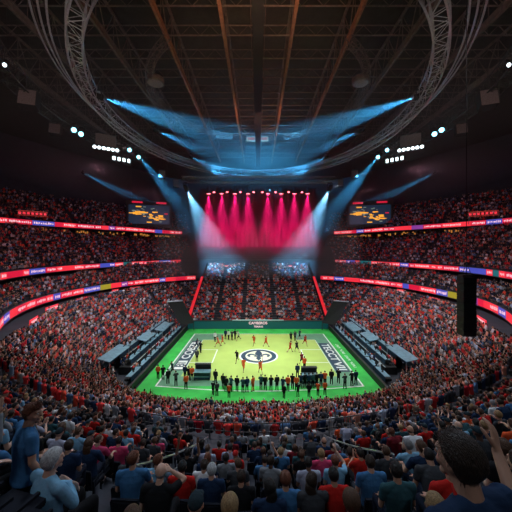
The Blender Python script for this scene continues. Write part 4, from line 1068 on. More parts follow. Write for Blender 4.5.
def ring_row(rf, k):      # (x, y) polyline of a row of the near stand, seats at 45% of the tread
    th = np.linspace(d2r(-139), d2r(-41), 600)
    r = 0.55*rf(th, k)+0.45*rf(th, k+1); x, y = xy(th, r); return th, x, y

def head_drop(kind): return 1.35
near_rows = [(k, up_z(k)) for k in range(NUP)]
occupied = []          # (x, y) of placed near people
seat_spots = []
def row_at(px, py, extra=1.33):
    """row and place whose seated head top shows at pixel (px,py)"""
    best = None
    for k, z in near_rows:
        if z+extra > CZ-0.05: continue
        d = F*(CZ-z-extra)/(py-HY); X = (px-CX)/F*d; Y = d+CY
        th, x, y = ring_row(up_r, k)
        j = int(np.argmin(np.hypot(x-X, y-Y))); e_ = math.hypot(x[j]-X, y[j]-Y)
        if best is None or e_ < best[0]: best = (e_, k, z, X, Y)
    return best

def place(parts, X, Y, z, rz=None, **kw):
    o = make_person(parts, **kw); 
    face = math.atan2(0-Y, 0-X)-PI/2 if rz is None else rz
    o.location = (X, Y, z); o.rotation_euler = (0, 0, face)
    return o

HERO = [ # px, head-top py, pose, shirt, skin, hair kind, hair colour, extra heading, scale, label
 (157, 472, 'headhand', 'black', 0, 'bald', 'grey', 0.0, 'bald person in black tee with a hand at their head, bottom edge'),
 (181, 465, 'lap', 'red', 1, 'short', 'black', 0.0, 'person in bright red tee with black hair behind the bald head'),
 (211, 468, 'lap', 'navy', 0, 'full', 'white', 0.0, 'white-haired person in navy tee seated right of the red tee'),
 (241, 475, 'lap', 'black', 1, 'short', 'dark brown', 0.0, 'dark-haired person in black tee right of the white-haired person'),
 (270, 487, 'lap_left', 'navy', 1, 'long', 'black', 0.0, 'person with long black hair in navy at the bottom edge'),
 (286, 477, 'lap', 'blue', 1, 'full', 'auburn', 0.0, 'person with auburn hair in blue top near the bottom centre'),
 (335, 473, 'lap', 'red', 1, 'short', 'black', 0.0, 'broad person in vivid red tee with black hair at the bottom'),
 (313, 479, 'lap_right', 'dark grey', 1, 'long', 'dark brown', 0.0, 'person with long dark hair just left of the vivid red tee'),
 (309, 461, 'lap', 'lilac-grey', 2, 'short', 'black', 0.0, 'person in lilac-grey shirt with black hair above the long dark hair'),
 (336, 459, 'phone', 'light blue', 0, 'full', 'auburn', 0.0, 'auburn-haired person in light blue raising a hand behind the red tee'),
 (372, 460, 'lap', 'blue', 0, 'short', 'dark brown', 0.0, 'broad person in steel-blue tee with dark hair, right of centre'),
 (399, 468, 'lap', 'dark teal', 1, 'short', 'black', 0.0, 'person in dark teal tee with short black hair, right of the blue tee'),
 (425, 446, 'lap_left', 'navy', 1, 'full', 'brown', 0.0, 'brown-haired person in navy looking left beside the big dark head'),
 (411, 444, 'lap_left', 'light blue', 0, 'full', 'grey', 0.0, 'grey-haired person in light blue shirt right of centre'),
 (388, 449, 'lap', 'dark grey', 0, 'crop', 'brown', 0.0, 'person with cropped hair and dark shirt by the light blue shirt'),
 (194, 502, 'lap', 'dark teal', 1, 'cap', 'dark', 0.0, 'top of a dark teal cap poking up at the bottom edge'),
 (229, 504, 'lap', 'orange-red', 0, 'full', 'blond', 0.0, 'light brown head of hair cut by the bottom edge, left of centre'),
 (354, 499, 'lap', 'maroon', 0, 'full', 'brown', 0.0, 'brown head of hair cut by the bottom edge, right of the red tee'),
 (207, 447, 'lap', 'lilac-grey', 1, 'crop', 'brown', 0.0, 'person in pale lilac shirt seated beside a red-shirted neighbour, left of centre'),
 (219, 443, 'lap', 'red', 1, 'short', 'black', 0.0, 'person in red shirt right beside the pale lilac shirt'),
 (235, 453, 'lap', 'red', 1, 'cap', 'red', 0.0, 'person in red cap and red top between the two centre rows'),
 (238, 463, 'lap_left', 'dark grey', 0, 'full', 'brown', 0.0, 'person with curly brown hair just behind the dark-haired black tee'),
 (281, 450, 'lap', 'blue', 0, 'full', 'blond', 0.0, 'fair-haired person in wide blue tee near the centre'),
 (270, 453, 'phone', 'black', 1, 'short', 'black', 0.0, 'person in black leaning beside the fair-haired blue tee'),
 (322, 452, 'lap', 'pink', 0, 'full', 'blond', 0.0, 'fair-haired person left of the auburn head'),
 (156, 459, 'lap_right', 'light blue', 1, 'short', 'auburn', 0.0, 'person in light blue and grey above the bald head'),
 (187, 450, 'raise', 'black', 2, 'short', 'black', 0.0, 'person in black with raised hands left of the lilac shirt'),
 (96, 438, 'lap_right', 'pink', 0, 'crop', 'brown', 0.0, 'person in pink shirt with reddish face, left side'),
 (76, 430, 'lap_right', 'light blue', 0, 'crop', 'brown', 0.0, 'person in light blue shirt left of the pink shirt'),
 (59, 424, 'lap_right', 'dark teal', 1, 'crop', 'grey', 0.0, 'grey-haired person in teal beside the tall blue-shirted standing person'),
 (20, 410, 'lap_right', 'navy', 0, 'crop', 'grey', 0.0, 'grey-haired person in navy behind the tall standing person, left edge'),
 (60, 408, 'lap_right', 'dark grey', 1, 'long', 'brown', 0.0, 'person with long brown hair in dark top, left side'),
 (80, 407, 'headhand', 'black', 1, 'crop', 'grey', 0.0, 'person in black with a raised forearm, left side'),
 (470, 414, 'lap_left', 'orange-red', 1, 'cap', 'dark', 0.0, 'person in dark cap and red top at the right'),
 (447, 411, 'lap_left', 'navy', 1, 'short', 'black', 0.0, 'dark-haired person in navy left of the capped person'),
 (461, 424, 'lap', 'light blue', 0, 'bald', 'grey', 0.0, 'person in light blue with bare head below the capped person, right side'),
 (405, 411, 'raise', 'red', 1, 'short', 'black', 0.0, 'person in red jumping with arms up, right of centre'),
 (432, 409, 'lap', 'blue', 0, 'full', 'brown', 0.0, 'person in blue-white top left of two dark heads, right side'),
 (130, 455, 'lap', 'dark grey', 1, 'long', 'black', 0.0, 'long-haired person in dark clothes by the aisle rail, lower left'),
]
def place_hero(px, py, ps, shirt, skin, hk, hc, rz, label):
    e_, k, z, X, Y = row_at(px, py)
    o = place(POSES[ps], X, Y, z, None, skin=skin, shirt=shirt, trouser=(px//7) % 3, hairk=hk, hairc=hc, label=label, group='spectators in the near stand', eyes=True)
    o.rotation_euler.z += rz
    wide = 1.0
    occupied.append((X, Y)); seat_spots.append((X, Y, z)); return o
for h in HERO: place_hero(*h)
# the very near, large figures
def big_person(px, py, d, parts, skin, shirt, hk, hc, label, face, headz=None, scale=1.0, extra_hair=0):
    X = (px-CX)/F*d; Y = d+CY; top = CZ-(py-HY)/F*d
    hv = parts['headc'].copy(); hv.z = 0; hv.rotate(Matrix.Rotation(face, 3, 'Z')); X -= hv.x*scale; Y -= hv.y*scale
    ht = parts['headc'].z+0.131
    o = place(parts, X, Y, top-ht*scale, face, skin=skin, shirt=shirt, trouser=1, hairk=hk, hairc=hc, label=label, group='spectators in the near stand', eyes=True)
    o.scale = (scale,)*3
    occupied.append((X, Y)); return o
# big dark head at the lower right
bp = person_parts('lap', 'lap', lean=0.06, yaw=0.14, pitch=0.02, voxel=0.006, ratio=0.6)
bp['hair_full'] = hair_mesh('full', bp['headc'], bp['hr'], strands=500, seed=4)
o = big_person(459, 432, 1.36, bp, 1, 'navy', 'full', 'dark brown', 'very near person at lower right, thick dark hair, navy top with red collar', math.radians(18))
b = MB(); hc_ = bp['headc']
b.tube([(0.064*math.cos(a), 0.064*math.sin(a)+0.036, 1.093+0.015*math.sin(a)) for a in np.linspace(0, 2*PI, 28)], 0.009, 8); b.build('collar', CLOTH['red'], o, True)
# neighbour on the right edge with an arm reaching up
bq = person_parts('lap', 'tilt', lean=0.10, yaw=0.3, voxel=0.007, ratio=0.5)
bq['hair_short'] = hair_mesh('short', bq['headc'], bq['hr'])
o = big_person(574, 440, 1.35, bq, 1, 'navy', 'short', 'dark brown', 'person in navy at the right edge holding up a bare forearm', math.radians(30))
# tall blue-shirted person standing at the left
bs = person_parts('lap', 'lap', lean=0.05, yaw=-0.9, pitch=0.03, standing=True, voxel=0.008, ratio=0.5, legs='stand', wide=1.1)
bs['hair_short'] = hair_mesh('short', bs['headc'], bs['hr'], strands=1500)
o = big_person(33, 402, 3.4, bs, 1, 'blue', 'short', 'auburn', 'tall standing person in deep blue tee looking right, left edge', math.radians(-38))
o = big_person(53, 448, 3.1, POSES['fold'], 0, 'light blue', 'full', 'white', 'white-haired person in sky blue shirt with folded arms, bottom left', math.radians(-25))
# left-edge person whose raised arm enters the frame
br = person_parts('raise', 'lap', lean=0.05, voxel=0.008, ratio=0.5, neckc='jacket')
br['hair_short'] = hair_mesh('short', br['headc'], br['hr'])
o = big_person(-22, 418, 3.2, br, 0, 'grey', 'short', 'brown', 'person in light grey long sleeves raising an arm, cut by the left edge', math.radians(-25))

# ---- ordinary near spectators filling the rows
rc = random.Random(21)
SH = ['red']*15+['orange-red']*4+['navy']*22+['black']*26+['dark grey']*16+['blue']*7+['light blue']*4+['white']*4+['grey']*6+['maroon']*6+['dark teal']*6+['lilac-grey']*2+['pink']*2
PS = ['lap']*14+['lap_left']*6+['lap_right']*6+['knees']*4+['fold']*4+['clap']*2+['phone']*1+['headhand']*1
HK = ['short']*10+['crop']*4+['full']*6+['long']*5+['bald']*2+['cap']*2+['bun']*1
HC = ['black']*8+['dark brown']*8+['brown']*5+['auburn']*2+['blond']*2+['grey']*2
def aisle_gap(X, Y):      # aisles of the near stand run towards the court
    ang = math.degrees(math.atan2(Y-YC, X))
    for c in (-93.6, -124, -66, -85.2): 
        r = math.hypot(X, Y-YC)
        if abs(math.radians(ang-c))*r < 0.62: return True
    return False
cand = []; near_used = []
for k in range(NUP-1, -1, -1):
    z = up_z(k)
    th, x, y = ring_row(up_r, k)
    L = np.concatenate([[0], np.cumsum(np.hypot(np.diff(x), np.diff(y)))]); q = rc.uniform(0, 0.5)
    seat_no = 0
    while q < L[-1]:
        X, Y = float(np.interp(q, L, x)), float(np.interp(q, L, y)); d = Y-CY; q += 0.54; 
        if d < 0.9 or abs(X)/d > 1.12: continue
        if aisle_gap(X, Y): continue
        if CZ-z-1.33 < 0.30*d*0.5 and d < 2.2: continue
        cand.append((math.hypot(d, X), X, Y, z, k))
cand.sort()
_u = ['first', 'second', 'third', 'fourth', 'fifth', 'sixth', 'seventh', 'eighth', 'ninth']
NUMW = _u+['tenth', 'eleventh', 'twelfth', 'thirteenth', 'fourteenth', 'fifteenth', 'sixteenth', 'seventeenth', 'eighteenth', 'nineteenth']
for t_ in ('twent', 'thirt', 'fort', 'fift'): NUMW += [t_+'ieth']+[t_+'y-'+q for q in _u]
N_SINGLE = 300-len(occupied)
ORD = ['lowest', 'second', 'third', 'fourth', 'fifth', 'sixth', 'seventh', 'eighth', 'ninth', 'tenth', 'eleventh', 'twelfth', 'thirteenth', 'fourteenth', 'fifteenth', 'sixteenth', 'seventeenth', 'eighteenth', 'nineteenth', 'twentieth', 'twenty-first', 'twenty-second', 'twenty-third', 'twenty-fourth', 'twenty-fifth', 'twenty-sixth', 'twenty-seventh']
singles = []; far_near = []; taken = list(occupied)
for (dd, X, Y, z, k) in cand:
    ok = all((X-a)**2+(Y-b_)**2 > (0.56)**2 for a, b_ in taken)
    if dd < 2.6 and ok:      # keep the sightline over the nearest rows as in the photo
        ok = all((X-a)**2+(Y-b_)**2 > 0.5 for a, b_ in taken)
        px = CX+F*X/(Y-CY); py = HY+F*(CZ-z-1.33)/(Y-CY)
        if px > 415: ok = False
    px = CX+F*X/(Y-CY); py = HY+F*(CZ-z-1.33)/(Y-CY)
    if ok and 140 < px < 440 and py > 462: ok = False
    if not ok: continue
    if rc.random() < 0.10: seat_spots.append((X, Y, z)); continue     # empty seat
    if len(singles) < N_SINGLE and abs(X)/(Y-CY) < 0.99: singles.append((X, Y, z, k)); taken.append((X, Y))
    else: far_near.append((X, Y, z, k))
by_row = {}
for s in singles: by_row.setdefault(s[3], []).append(s)
usedl = {}
for k, lst in by_row.items():
    lst.sort()
    nl = [s for s in lst if s[0] < 0]; nr_ = [s for s in lst if s[0] >= 0]
    for i, (X, Y, z, _) in enumerate(lst):
        ps = rc.choice(PS if math.hypot(X, Y-CY) > 6 else ['lap', 'lap', 'lap_left', 'lap_right', 'fold', 'knees']); hk = rc.choice(HK); hc = rc.choice(HC); sh = rc.choice(SH); sk = rc.choice((0, 0, 1, 1, 1, 2, 3, 4))
        if hk == 'cap': hc = rc.choice(('dark', 'dark', 'red', 'white'))
        side = 'left' if X < 0 else 'right'
        n = (len(nl)-1-i) if X < 0 else (i-len(nl))
        lab = 'person, %s top, %s, %s, %s row up, %s %s of centre' % (sh, HAIR_TXT[hk].format(hc), POSE_TXT[ps], ORD[k], NUMW[n], side)
        if len(lab.split()) > 16: lab = 'person, %s top, %s, %s row up, %s %s of centre' % (sh, HAIR_TXT[hk].format(hc), ORD[k], NUMW[n], side)
        o = place(POSES[ps], X+rc.uniform(-0.03, 0.03), Y+rc.uniform(-0.03, 0.03), z, None, skin=sk, shirt=sh, trouser=rc.randrange(3), hairk=hk, hairc=hc, label=lab, group='spectators in the near stand')
        o.rotation_euler.z += rc.uniform(-0.2, 0.2); s_ = rc.uniform(0.94, 1.05); o.scale = (s_, s_, s_)
        seat_spots.append((X, Y, z))
# seats
seat_spots.sort(key=lambda s: math.hypot(s[0], s[1]-CY)); proto = None; keep = {id(q) for q in seat_spots[:240]}; seatn = {}; seat_spots = sorted(seat_spots[:240], key=lambda s: abs(s[0]))
for i, (X, Y, z) in enumerate(seat_spots[:240]):
    if proto is None: proto = make_seat(); o = proto
    else: o = copy_tree(proto)
    o.location = (X, Y, z); o.rotation_euler = (0, 0, math.atan2(-Y, -X)-PI/2)
    kr = min(range(NUP), key=lambda q: abs(up_z(q)-z)); nk = seatn.get((kr, X < 0), 0); seatn[(kr, X < 0)] = nk+1
    tag(o, 'dark navy stadium seat, %s row up, %s from the centre on the %s half' % (ORD[kr], NUMW[nk], 'left' if X < 0 else 'right'), 'seat', 'stadium seats of the near stand')
# red-edged empty seats at the bottom left corner
for i, (px, py, d) in enumerate(((4, 470, 2.7), (14, 486, 2.5), (3, 500, 2.3))):
    o = copy_tree(proto); X = (px-CX)/F*d; Y = d+CY; o.location = (X, Y, CZ-(py-HY)/F*d-0.87); o.rotation_euler = (0, 0, math.radians(-15))
    b = MB(); b.box((0, -0.205, 0.66), (0.40, 0.03, 0.34), rot=Matrix.Rotation(0.10, 3, 'X')); b.box((0, -0.278, 0.85), (0.46, 0.02, 0.07)); b.box((-0.22, -0.262, 0.66), (0.04, 0.02, 0.38)); b.box((0.22, -0.262, 0.66), (0.04, 0.02, 0.38)); b.build('red_pad', M['seat_red'], o)
    tag(o, '%s of the empty red-padded seats in the bottom left corner' % ['upper', 'right', 'lower'][i], 'seat', 'red-padded seats')

# ---- people on the court
pose('stand', ('short', 'crop', 'full'), armR='side', armL='side', standing=True, legs='stand', neckc='jacket', voxel=0.014)
pose('standf', ('short', 'crop', 'full'), armR='fold', armL='fold', standing=True, legs='stand', neckc='jacket', voxel=0.014, yaw=0.4)
pose('run', ('short', 'crop', 'full'), armR='clap', armL='side', standing=True, legs='run', voxel=0.014, lean=0.15)
pose('reach', ('short', 'crop', 'full'), armR='raise', armL='side', standing=True, legs='run', voxel=0.014, yaw=0.3)
CP = [ # feet px, py, pose, top, kind text
 (218, 347, 'run', 'orange-red', 'player in orange-red kit at the far left by the key line'), (222.5, 345.5, 'reach', 'orange-red', 'player in orange-red kit reaching up at the far left'), (215, 342, 'stand', 'white', 'official in white at the far left corner'),
 (228.5, 340, 'stand', 'white', 'leftmost official in the white and dark cluster at the far line'), (232, 340.5, 'standf', 'dark grey', 'grey-topped official in the far line cluster'), (235, 339.5, 'stand', 'black', 'black-topped official in the far line cluster'), (238.5, 340.5, 'run', 'white', 'rightmost official in white in the far line cluster'), (225.5, 339.5, 'stand', 'navy', 'navy-topped official just left of the far line cluster'),
 (254, 345.5, 'run', 'orange-red', 'orange-red player running just above the emblem'), (266, 347, 'reach', 'orange-red', 'orange-red player stretching above right of the emblem'), (237, 362.5, 'run', 'black', 'black-clad referee left of the emblem'),
 (243.5, 372, 'run', 'orange-red', 'orange-red player running at the left rim of the emblem'), (260.5, 374, 'reach', 'orange-red', 'orange-red player right below the emblem'), (253, 391.5, 'stand', 'orange-red', 'orange-red player standing on the near line amid dark staff'),
 (291, 342.5, 'run', 'black', 'black-clad referee at the far right'), (295, 341, 'stand', 'dark grey', 'grey-clad figure at the far right by the line'), (299.5, 339.5, 'run', 'dark teal', 'teal-clad figure at the far right corner'), (290, 352.5, 'run', 'red', 'player in red running right of the emblem'), (297, 352.5, 'run', 'black', 'dark runner beside the red player, right half'), (305, 345.5, 'run', 'red', 'player in red at the far right corner'),
 (302, 365.5, 'run', 'maroon', 'dark figure in maroon by the right key'), (304.5, 370, 'stand', 'orange-red', 'person in orange-red behind the right bench desk'), (297.5, 378, 'stand', 'navy', 'navy figure left of the right bench desk'),
 (200.5, 353, 'standf', 'black', 'dark figure between the left key and name panel'), (197, 362, 'stand', 'dark grey', 'dark grey figure near the left key line'), (196.5, 349.5, 'run', 'navy', 'navy figure by the left name panel top'),
 (185, 379.5, 'stand', 'navy', 'leftmost navy figure beside the left bench desk'), (188.8, 381, 'standf', 'black', 'black figure beside the left bench desk'), (192, 381, 'stand', 'orange-red', 'orange-red figure beside the left bench desk'), (215.5, 384.5, 'stand', 'black', 'tall black figure right of the left bench desk'), (172.5, 375, 'run', 'dark teal', 'small dark figure on the teal left corner'),
]
STAFF = [(226, 392), (231, 391.5), (237, 391.5), (243, 393), (247, 392.5), (261, 390), (265.2, 390.5), (271, 391), (277, 390.5), (283, 392.5), (288, 391), (292.5, 389), (296.5, 391), (301, 388.5), (305, 388), (309, 388.5), (313, 388), (317, 387.5), (321, 387), (325, 386), (331.5, 384.5), (338.5, 383.5), (223, 389)]
for i, (px, py) in enumerate(STAFF):
    top = 'orange-red' if i in (10, 12, 19) else rc.choice(('navy', 'black', 'dark teal', 'navy', 'black'))
    CP.append((px, py, ('stand', 'standf')[i % 2], top, '%s-clad staff member, %s from the left in the line along the near side' % (top, NUMW[i if i < 22 else 22])))
APR = [(158, 379), (163, 380), (168, 384), (176, 386), (186, 389.5), (213, 395), (217, 396), (229, 398), (284, 398.5), (298, 397), (309, 397.5), (318, 396), (325, 395), (352, 386), (356, 385), (345, 389)]
for i, (px, py) in enumerate(APR):
    top = rc.choice(('black', 'orange-red', 'navy', 'dark grey'))
    CP.append((px, py, ('stand', 'standf')[i % 2], top, '%s-clad steward, %s from the left on the near green apron' % (top, NUMW[i])))
for i, (px, py, ps, top, lab) in enumerate(CP):
    d = 4956/(py-HY); X = (px-CX)/F*d; Y = d+CY
    kit = top if 'player' in lab else 1
    o = place(POSES[ps], X, Y, 0.02 if abs(X) < 13 and Y > -10.3 else 0.0, rc.uniform(-PI, PI) if 'player' in lab or ps == 'run' else (rc.uniform(-0.5, 0.5)), skin=rc.choice((0, 1, 1, 2)), shirt=top, trouser=kit, hairk=rc.choice(('short', 'crop', 'full')), hairc=rc.choice(('black', 'brown', 'dark brown')), label=lab, group='people on the court')
    o.scale = (1.12 if py < 394 else 0.98,)*3

# ------------------------------------------------------------------ the rest of the crowd: one object that nobody could count
def tmpl(seg, rings_list):
    V, Q, C = [], [], []
    for rings, col in rings_list:
        b0 = len(V)
        for (cx, cy, cz, rx, ry) in rings:
            for k in range(seg):
                a = 2*PI*k/seg; V.append((cx+rx*math.cos(a), cy+ry*math.sin(a), cz)); C.append(col)
        n = len(rings)
        for i in range(n-1):
            for k in range(seg): Q.append((b0+i*seg+k, b0+i*seg+(k+1)%seg, b0+(i+1)*seg+(k+1)%seg, b0+(i+1)*seg+k))
        if seg == 6:
            e = b0+(n-1)*seg; Q.append((e, e+1, e+2, e+3)); Q.append((e, e+3, e+4, e+5))
    return np.array(V, np.float32), np.array(Q, np.int32), np.array(C)
def seated_tmpl(kind):
    torso = ([(0, 0.0, 0.45, 0.17, 0.14), (0, 0, 0.75, 0.16, 0.12), (0, 0, 0.98, 0.21, 0.12), (0, 0.01, 1.08, 0.10, 0.07)], 1)
    neck = ([(0, 0.02, 1.06, 0.05, 0.05), (0, 0.03, 1.13, 0.05, 0.055)], 0)
    face = ([(0, 0.035, 1.12, 0.04, 0.05), (0, 0.04, 1.17, 0.072, 0.088), (0, 0.04, 1.24, 0.078, 0.095)], 0)
    hair = ([(0, 0.02, 1.18, 0.077, 0.080), (0, 0.022, 1.25, 0.086, 0.100), (0, 0.025, 1.32, 0.070, 0.082), (0, 0.03, 1.355, 0.025, 0.03)], 2)
    legs = ([(0, 0.30, 0.30, 0.19, 0.10), (0, 0.28, 0.60, 0.17, 0.22), (0, 0.22, 0.61, 0.1, 0.15)], 3)
    L = [torso, neck, face, hair, legs]
    if kind == 0: arm = [([(s*0.25, 0.10, 0.70, 0.045, 0.05), (s*0.235, 0.02, 0.85, 0.05, 0.05), (s*0.20, 0, 1.02, 0.06, 0.06)], 1) for s in (-1, 1)]+[([(s*0.13, 0.27, 0.64, 0.03, 0.03), (s*0.2, 0.16, 0.72, 0.035, 0.04)], 0) for s in (-1, 1)]
    elif kind == 1: arm = [([(s*0.21, 0, 1.0, 0.06, 0.06), (s*0.30, 0.08, 1.12, 0.045, 0.045)], 1) for s in (-1, 1)]+[([(s*0.30, 0.08, 1.12, 0.04, 0.04), (s*0.25, 0.14, 1.40, 0.03, 0.03), (s*0.25, 0.14, 1.50, 0.035, 0.02)], 0) for s in (-1, 1)]
    else: arm = [([(s*0.25, 0.12, 0.80, 0.045, 0.05), (s*0.21, 0, 1.02, 0.06, 0.06)], 1) for s in (-1, 1)]+[([(s*0.22, 0.14, 0.82, 0.035, 0.04), (s*0.06, 0.32, 1.0, 0.03, 0.03), (s*0.05, 0.34, 1.10, 0.02, 0.04)], 0) for s in (-1, 1)]
    return tmpl(6, L+arm)
TM = [seated_tmpl(k) for k in range(3)]
spots = []      # x, y, z, facing, tint selector
def fill_rows(rf, zf, n, t0, t1, pitch, occ, keep, nth=900, frac=0.45):
    th = np.linspace(t0, t1, nth)
    for k in range(n):
        r = (1-frac)*rf(th, k)+frac*rf(th, k+1); x, y = xy(th, r)
        L = np.concatenate([[0], np.cumsum(np.hypot(np.diff(x), np.diff(y)))])
        q = np.arange(rng.uniform(0, pitch), L[-1], pitch); q = q+rng.uniform(-0.06, 0.06, len(q))
        X = np.interp(q, L, x); Y = np.interp(q, L, y)
        m_ = (rng.random(len(q)) < occ) & keep(X, Y, k)
        d = Y-CY
        m_ &= (d > 0.5) & (np.abs(X)/np.maximum(d, 0.1) < 1.12)
        Z = np.full(m_.sum(), zf(k)); f = np.arctan2(-Y[m_]*1.0, -X[m_])-PI/2
        spots.append(np.stack([X[m_], Y[m_], Z, f+rng.uniform(-0.35, 0.35, len(Z))], 1))
def aisles(X, Y, degs, w_=0.55):
    r = np.hypot(X, Y-YC); a = np.arctan2(Y-YC, X); ok = np.ones(len(X), bool)
    for c in degs: 
        dlt = (a-math.radians(c)+PI) % (2*PI)-PI; ok &= np.abs(dlt)*r > w_
    return ok
LA = (-98.5, -81.5, -124, -56, -148, -32, -170, -10, 12, 168, 35, 145, 52, 128)
fill_rows(low_r, low_z, NLOW, d2r(-244.9), d2r(64.9), 0.53, 0.96, lambda X, Y, k: aisles(X, Y, LA, 0.45) & ~((np.abs(X) < 16.6) & (Y > 14)) & ~((np.abs(X) < 21.6) & (Y > -7) & (Y < 16.5)))
for (nm, Rf, z0, rise, n) in TIERS:
    occ = {'deck': 0.9, 'middle': 0.9, 'upper': 0.8}[nm]
    for (t0, t1) in ((d2r(-39.8), d2r(65)), (d2r(115), d2r(219.8))):
        def kp(X, Y, k, nm=nm, n=n):
            ok = aisles(X, Y, (-30, -10, 8, 26, 44, 210, 190, 172, 154, 136), 0.5)
            if nm == 'deck':
                r = np.hypot(X, Y-YC); ok &= ~((9.2+0.46*k+1.45 > 12.9) & (r > R2(np.arctan2(Y-YC, X))-0.4))
            return ok
        fill_rows(lambda th, k, Rf=Rf: Rf(th)+0.6+0.85*k, lambda k, z0=z0, rise=rise: z0+rise*k, n, t0, t1, 0.55, occ, kp)
# far stand and far upper stand in straight rows
for k in range(NF):
    X = np.arange(-15.2, 15.3, 0.52)+rng.uniform(-0.05, 0.05, 59)[:len(np.arange(-15.2, 15.3, 0.52))]
    ok = (rng.random(len(X)) < 0.96)
    for a_ in (-9.6, -3.3, 3.9, 10.0): ok &= np.abs(X-a_) > 0.5
    X = X[ok]; spots.append(np.stack([X, np.full(len(X), 17.3+0.85*k+0.4), np.full(len(X), 0.9+0.43*k), PI+rng.uniform(-0.3, 0.3, len(X))], 1))
fill_rows(lambda th, k: R3(th)+0.1, lambda k: 7.62, 1, d2r(-139), d2r(-101), 0.55, 0.9, lambda X, Y, k: X < 1e9)
fill_rows(lambda th, k: R3(th)+0.1, lambda k: 7.62, 1, d2r(-79), d2r(-41), 0.55, 0.9, lambda X, Y, k: X < 1e9)
# press row workers
for s in (-1, 1):
    for row in range(3):
        Y = np.arange(-7, 14.5, 0.95); Y = Y[rng.random(len(Y)) < 0.7]
        spots.append(np.stack([np.full(len(Y), s*(16.3+1.75*row+1.42)), Y, np.full(len(Y), 0.25+0.75*row), np.full(len(Y), s*PI/2)], 1))
if far_near: spots.append(np.array([[X, Y, z, math.atan2(-Y, -X)-PI/2] for (X, Y, z, k) in far_near]))
S = np.concatenate(spots); n_ = len(S); print('crowd', n_)
SHC = np.array([(0.55, 0.03, 0.03), (0.78, 0.09, 0.05), (0.70, 0.05, 0.05), (0.42, 0.015, 0.03), (0.02, 0.04, 0.10), (0.013, 0.014, 0.018), (0.05, 0.055, 0.07), (0.10, 0.20, 0.38), (0.60, 0.60, 0.64), (0.22, 0.24, 0.28), (0.35, 0.45, 0.60), (0.70, 0.30, 0.22)])
near_p = np.array([9, 4, 4, 5, 16, 18, 14, 7, 7, 9, 4, 3.]); court_p = np.array([12, 11, 9, 5, 13, 12, 7, 5, 12, 5, 4, 6.])
dist = np.hypot(S[:, 0]*0.9, S[:, 1]); wc = np.clip((36-dist)/14, 0, 1)[:, None]
pr = near_p/near_p.sum()*(1-wc)+court_p/court_p.sum()*wc; cum = np.cumsum(pr, 1); pick = (rng.random((n_, 1)) > cum).sum(1).clip(0, 11)
shirt = SHC[pick]*rng.uniform(0.7, 1.25, (n_, 1))
SKC = np.array([(0.58, 0.34, 0.25), (0.46, 0.25, 0.17), (0.22, 0.11, 0.07), (0.6, 0.36, 0.27)]); skin = SKC[rng.integers(0, 4, n_)]
HRC = np.array([(0.012, 0.009, 0.008), (0.035, 0.018, 0.01), (0.10, 0.045, 0.022), (0.30, 0.18, 0.09), (0.3, 0.3, 0.31), (0.5, 0.03, 0.03), (0.5, 0.5, 0.52), (0.5, 0.28, 0.2)]); hairc = HRC[rng.choice(8, n_, p=[.30, .25, .14, .06, .07, .06, .04, .08])]
trc = np.array([(0.015, 0.02, 0.035), (0.04, 0.045, 0.06), (0.10, 0.08, 0.06)])[rng.integers(0, 3, n_)]
kind = rng.choice(3, n_, p=[0.72, 0.12, 0.16]); sc_ = rng.uniform(0.93, 1.06, n_); stand = rng.random(n_) < 0.06
Vs, Qs, Cs = [], [], []; base = 0
for t in range(3):
    idx = np.where(kind == t)[0]; V0, Q0, C0 = TM[t]
    c, s = np.cos(S[idx, 3])[:, None], np.sin(S[idx, 3])[:, None]
    lx, ly, lz = V0[None, :, 0]*sc_[idx][:, None], V0[None, :, 1], V0[None, :, 2]*sc_[idx][:, None]+0.32*stand[idx][:, None]
    VV = np.stack([lx*c-ly*s+S[idx, 0:1], lx*s+ly*c+S[idx, 1:2], lz+S[idx, 2:3]], 2).reshape(-1, 3)
    cols = np.stack([skin[idx], shirt[idx], hairc[idx], trc[idx]], 1)[:, C0, :].reshape(-1, 3)
    QQ = (Q0[None]+(np.arange(len(idx))*len(V0))[:, None, None]).reshape(-1, 4)+base
    base += len(VV); Vs.append(VV); Qs.append(QQ); Cs.append(cols)
M['crowd'] = vcol_mat('crowd_cloth')
o = np_mesh('crowd', np.concatenate(Vs), np.concatenate(Qs), M['crowd'], col=np.concatenate(Cs), smooth=True)
tag(o, 'dense crowd of thousands in red, orange, white and dark clothes filling every stand', 'crowd', kind='stuff')
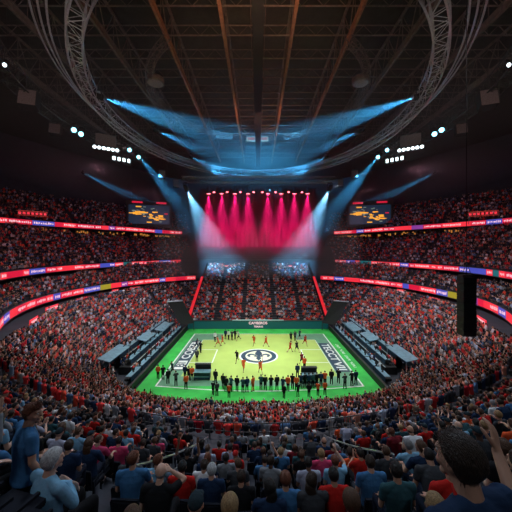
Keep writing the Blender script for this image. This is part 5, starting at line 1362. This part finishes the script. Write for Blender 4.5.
# handrails of the near aisles
def handrail(pts, label, h=0.95, group='aisle handrails', m=None):
    m = m or M['rail']
    e = empty('handrail', pts[0]); tag(e, label, 'handrail', group); o0 = Vector(pts[0])
    pts = [Vector(p)-o0 for p in pts]; up = Vector((0, 0, h))
    b = MB(); b.tube([p+up for p in pts], 0.03, 6); b.build('top_rail', m, e)
    b = MB(); b.tube([p+up*0.5 for p in pts], 0.02, 6); b.build('mid_rail', m, e)
    for p in pts:
        b = MB(); b.tube([p, p+up], 0.025, 6); b.build('post', m, e)
def aisle_pts(deg, rf, zf, k0, k1, st=2):
    out = []
    for k in range(k0, k1, st):
        r = float(0.5*rf(np.array(d2r(deg)), k)+0.5*rf(np.array(d2r(deg)), k+1)); X, Y = xy(d2r(deg), r); out.append((float(X), float(Y), zf(k)))
    return out
handrail(aisle_pts(-93.6, up_r, up_z, 0, 12), 'long metal handrail down the aisle left of centre in the near stand')
handrail(aisle_pts(-85.2, up_r, up_z, 0, 9), 'metal handrail down the aisle right of centre in the near stand')
handrail(aisle_pts(-98.5, low_r, low_z, 3, NLOW), 'pale handrail on the left steps of the lower stand leading to the court')
handrail(aisle_pts(-81.5, low_r, low_z, 3, NLOW), 'pale handrail on the right steps of the lower stand leading to the court')
handrail(aisle_pts(-124, up_r, up_z, 0, 9), 'metal handrail down the far left aisle of the near stand')
handrail(aisle_pts(-66, up_r, up_z, 0, 9), 'metal handrail down the far right aisle of the near stand')
cr = []
for a in np.linspace(-118, -62, 29): X, Y = xy(d2r(a), float(R3(np.array(d2r(a))))+0.03); cr.append((float(X), float(Y), 7.6))
handrail(cr, 'long dark rail along the cross aisle below the near spectators', group='cross aisle rail', m=M['steel'])
# tall pale teal mast figure base at the near centre: flag stand
#@@END
# ------------------------------------------------------------------ haze of the hall
m = bpy.data.materials.new('haze'); m.use_nodes = True; nt = m.node_tree
nt.nodes.remove(nt.nodes['Principled BSDF'])
v = nt.nodes.new('ShaderNodeVolumeScatter'); v.inputs['Density'].default_value = 0.006; v.inputs['Anisotropy'].default_value = 0.15
v.inputs['Color'].default_value = (1, 1, 1, 1)
nt.links.new(v.outputs[0], nt.nodes['Material Output'].inputs['Volume'])
b = MB(); b.box((0, 9, 38.4), (92, 58, 15)); hz = b.build('haze', m); tag(hz, 'thin stage haze hanging under the roof, lit by the blue beams', 'haze', kind='stuff')
m2 = m.copy(); m2.name = 'dense_haze'
for n_q in m2.node_tree.nodes:
    if n_q.type == 'VOLUME_SCATTER': n_q.inputs['Density'].default_value = 0.011
b = MB(); b.box((0, 35.5, 28.3), (50, 33, 35)); hz = b.build('haze', m2); tag(hz, 'denser stage haze before the far stand, glowing red under the lamps and pale blue at both sides', 'haze', kind='stuff')
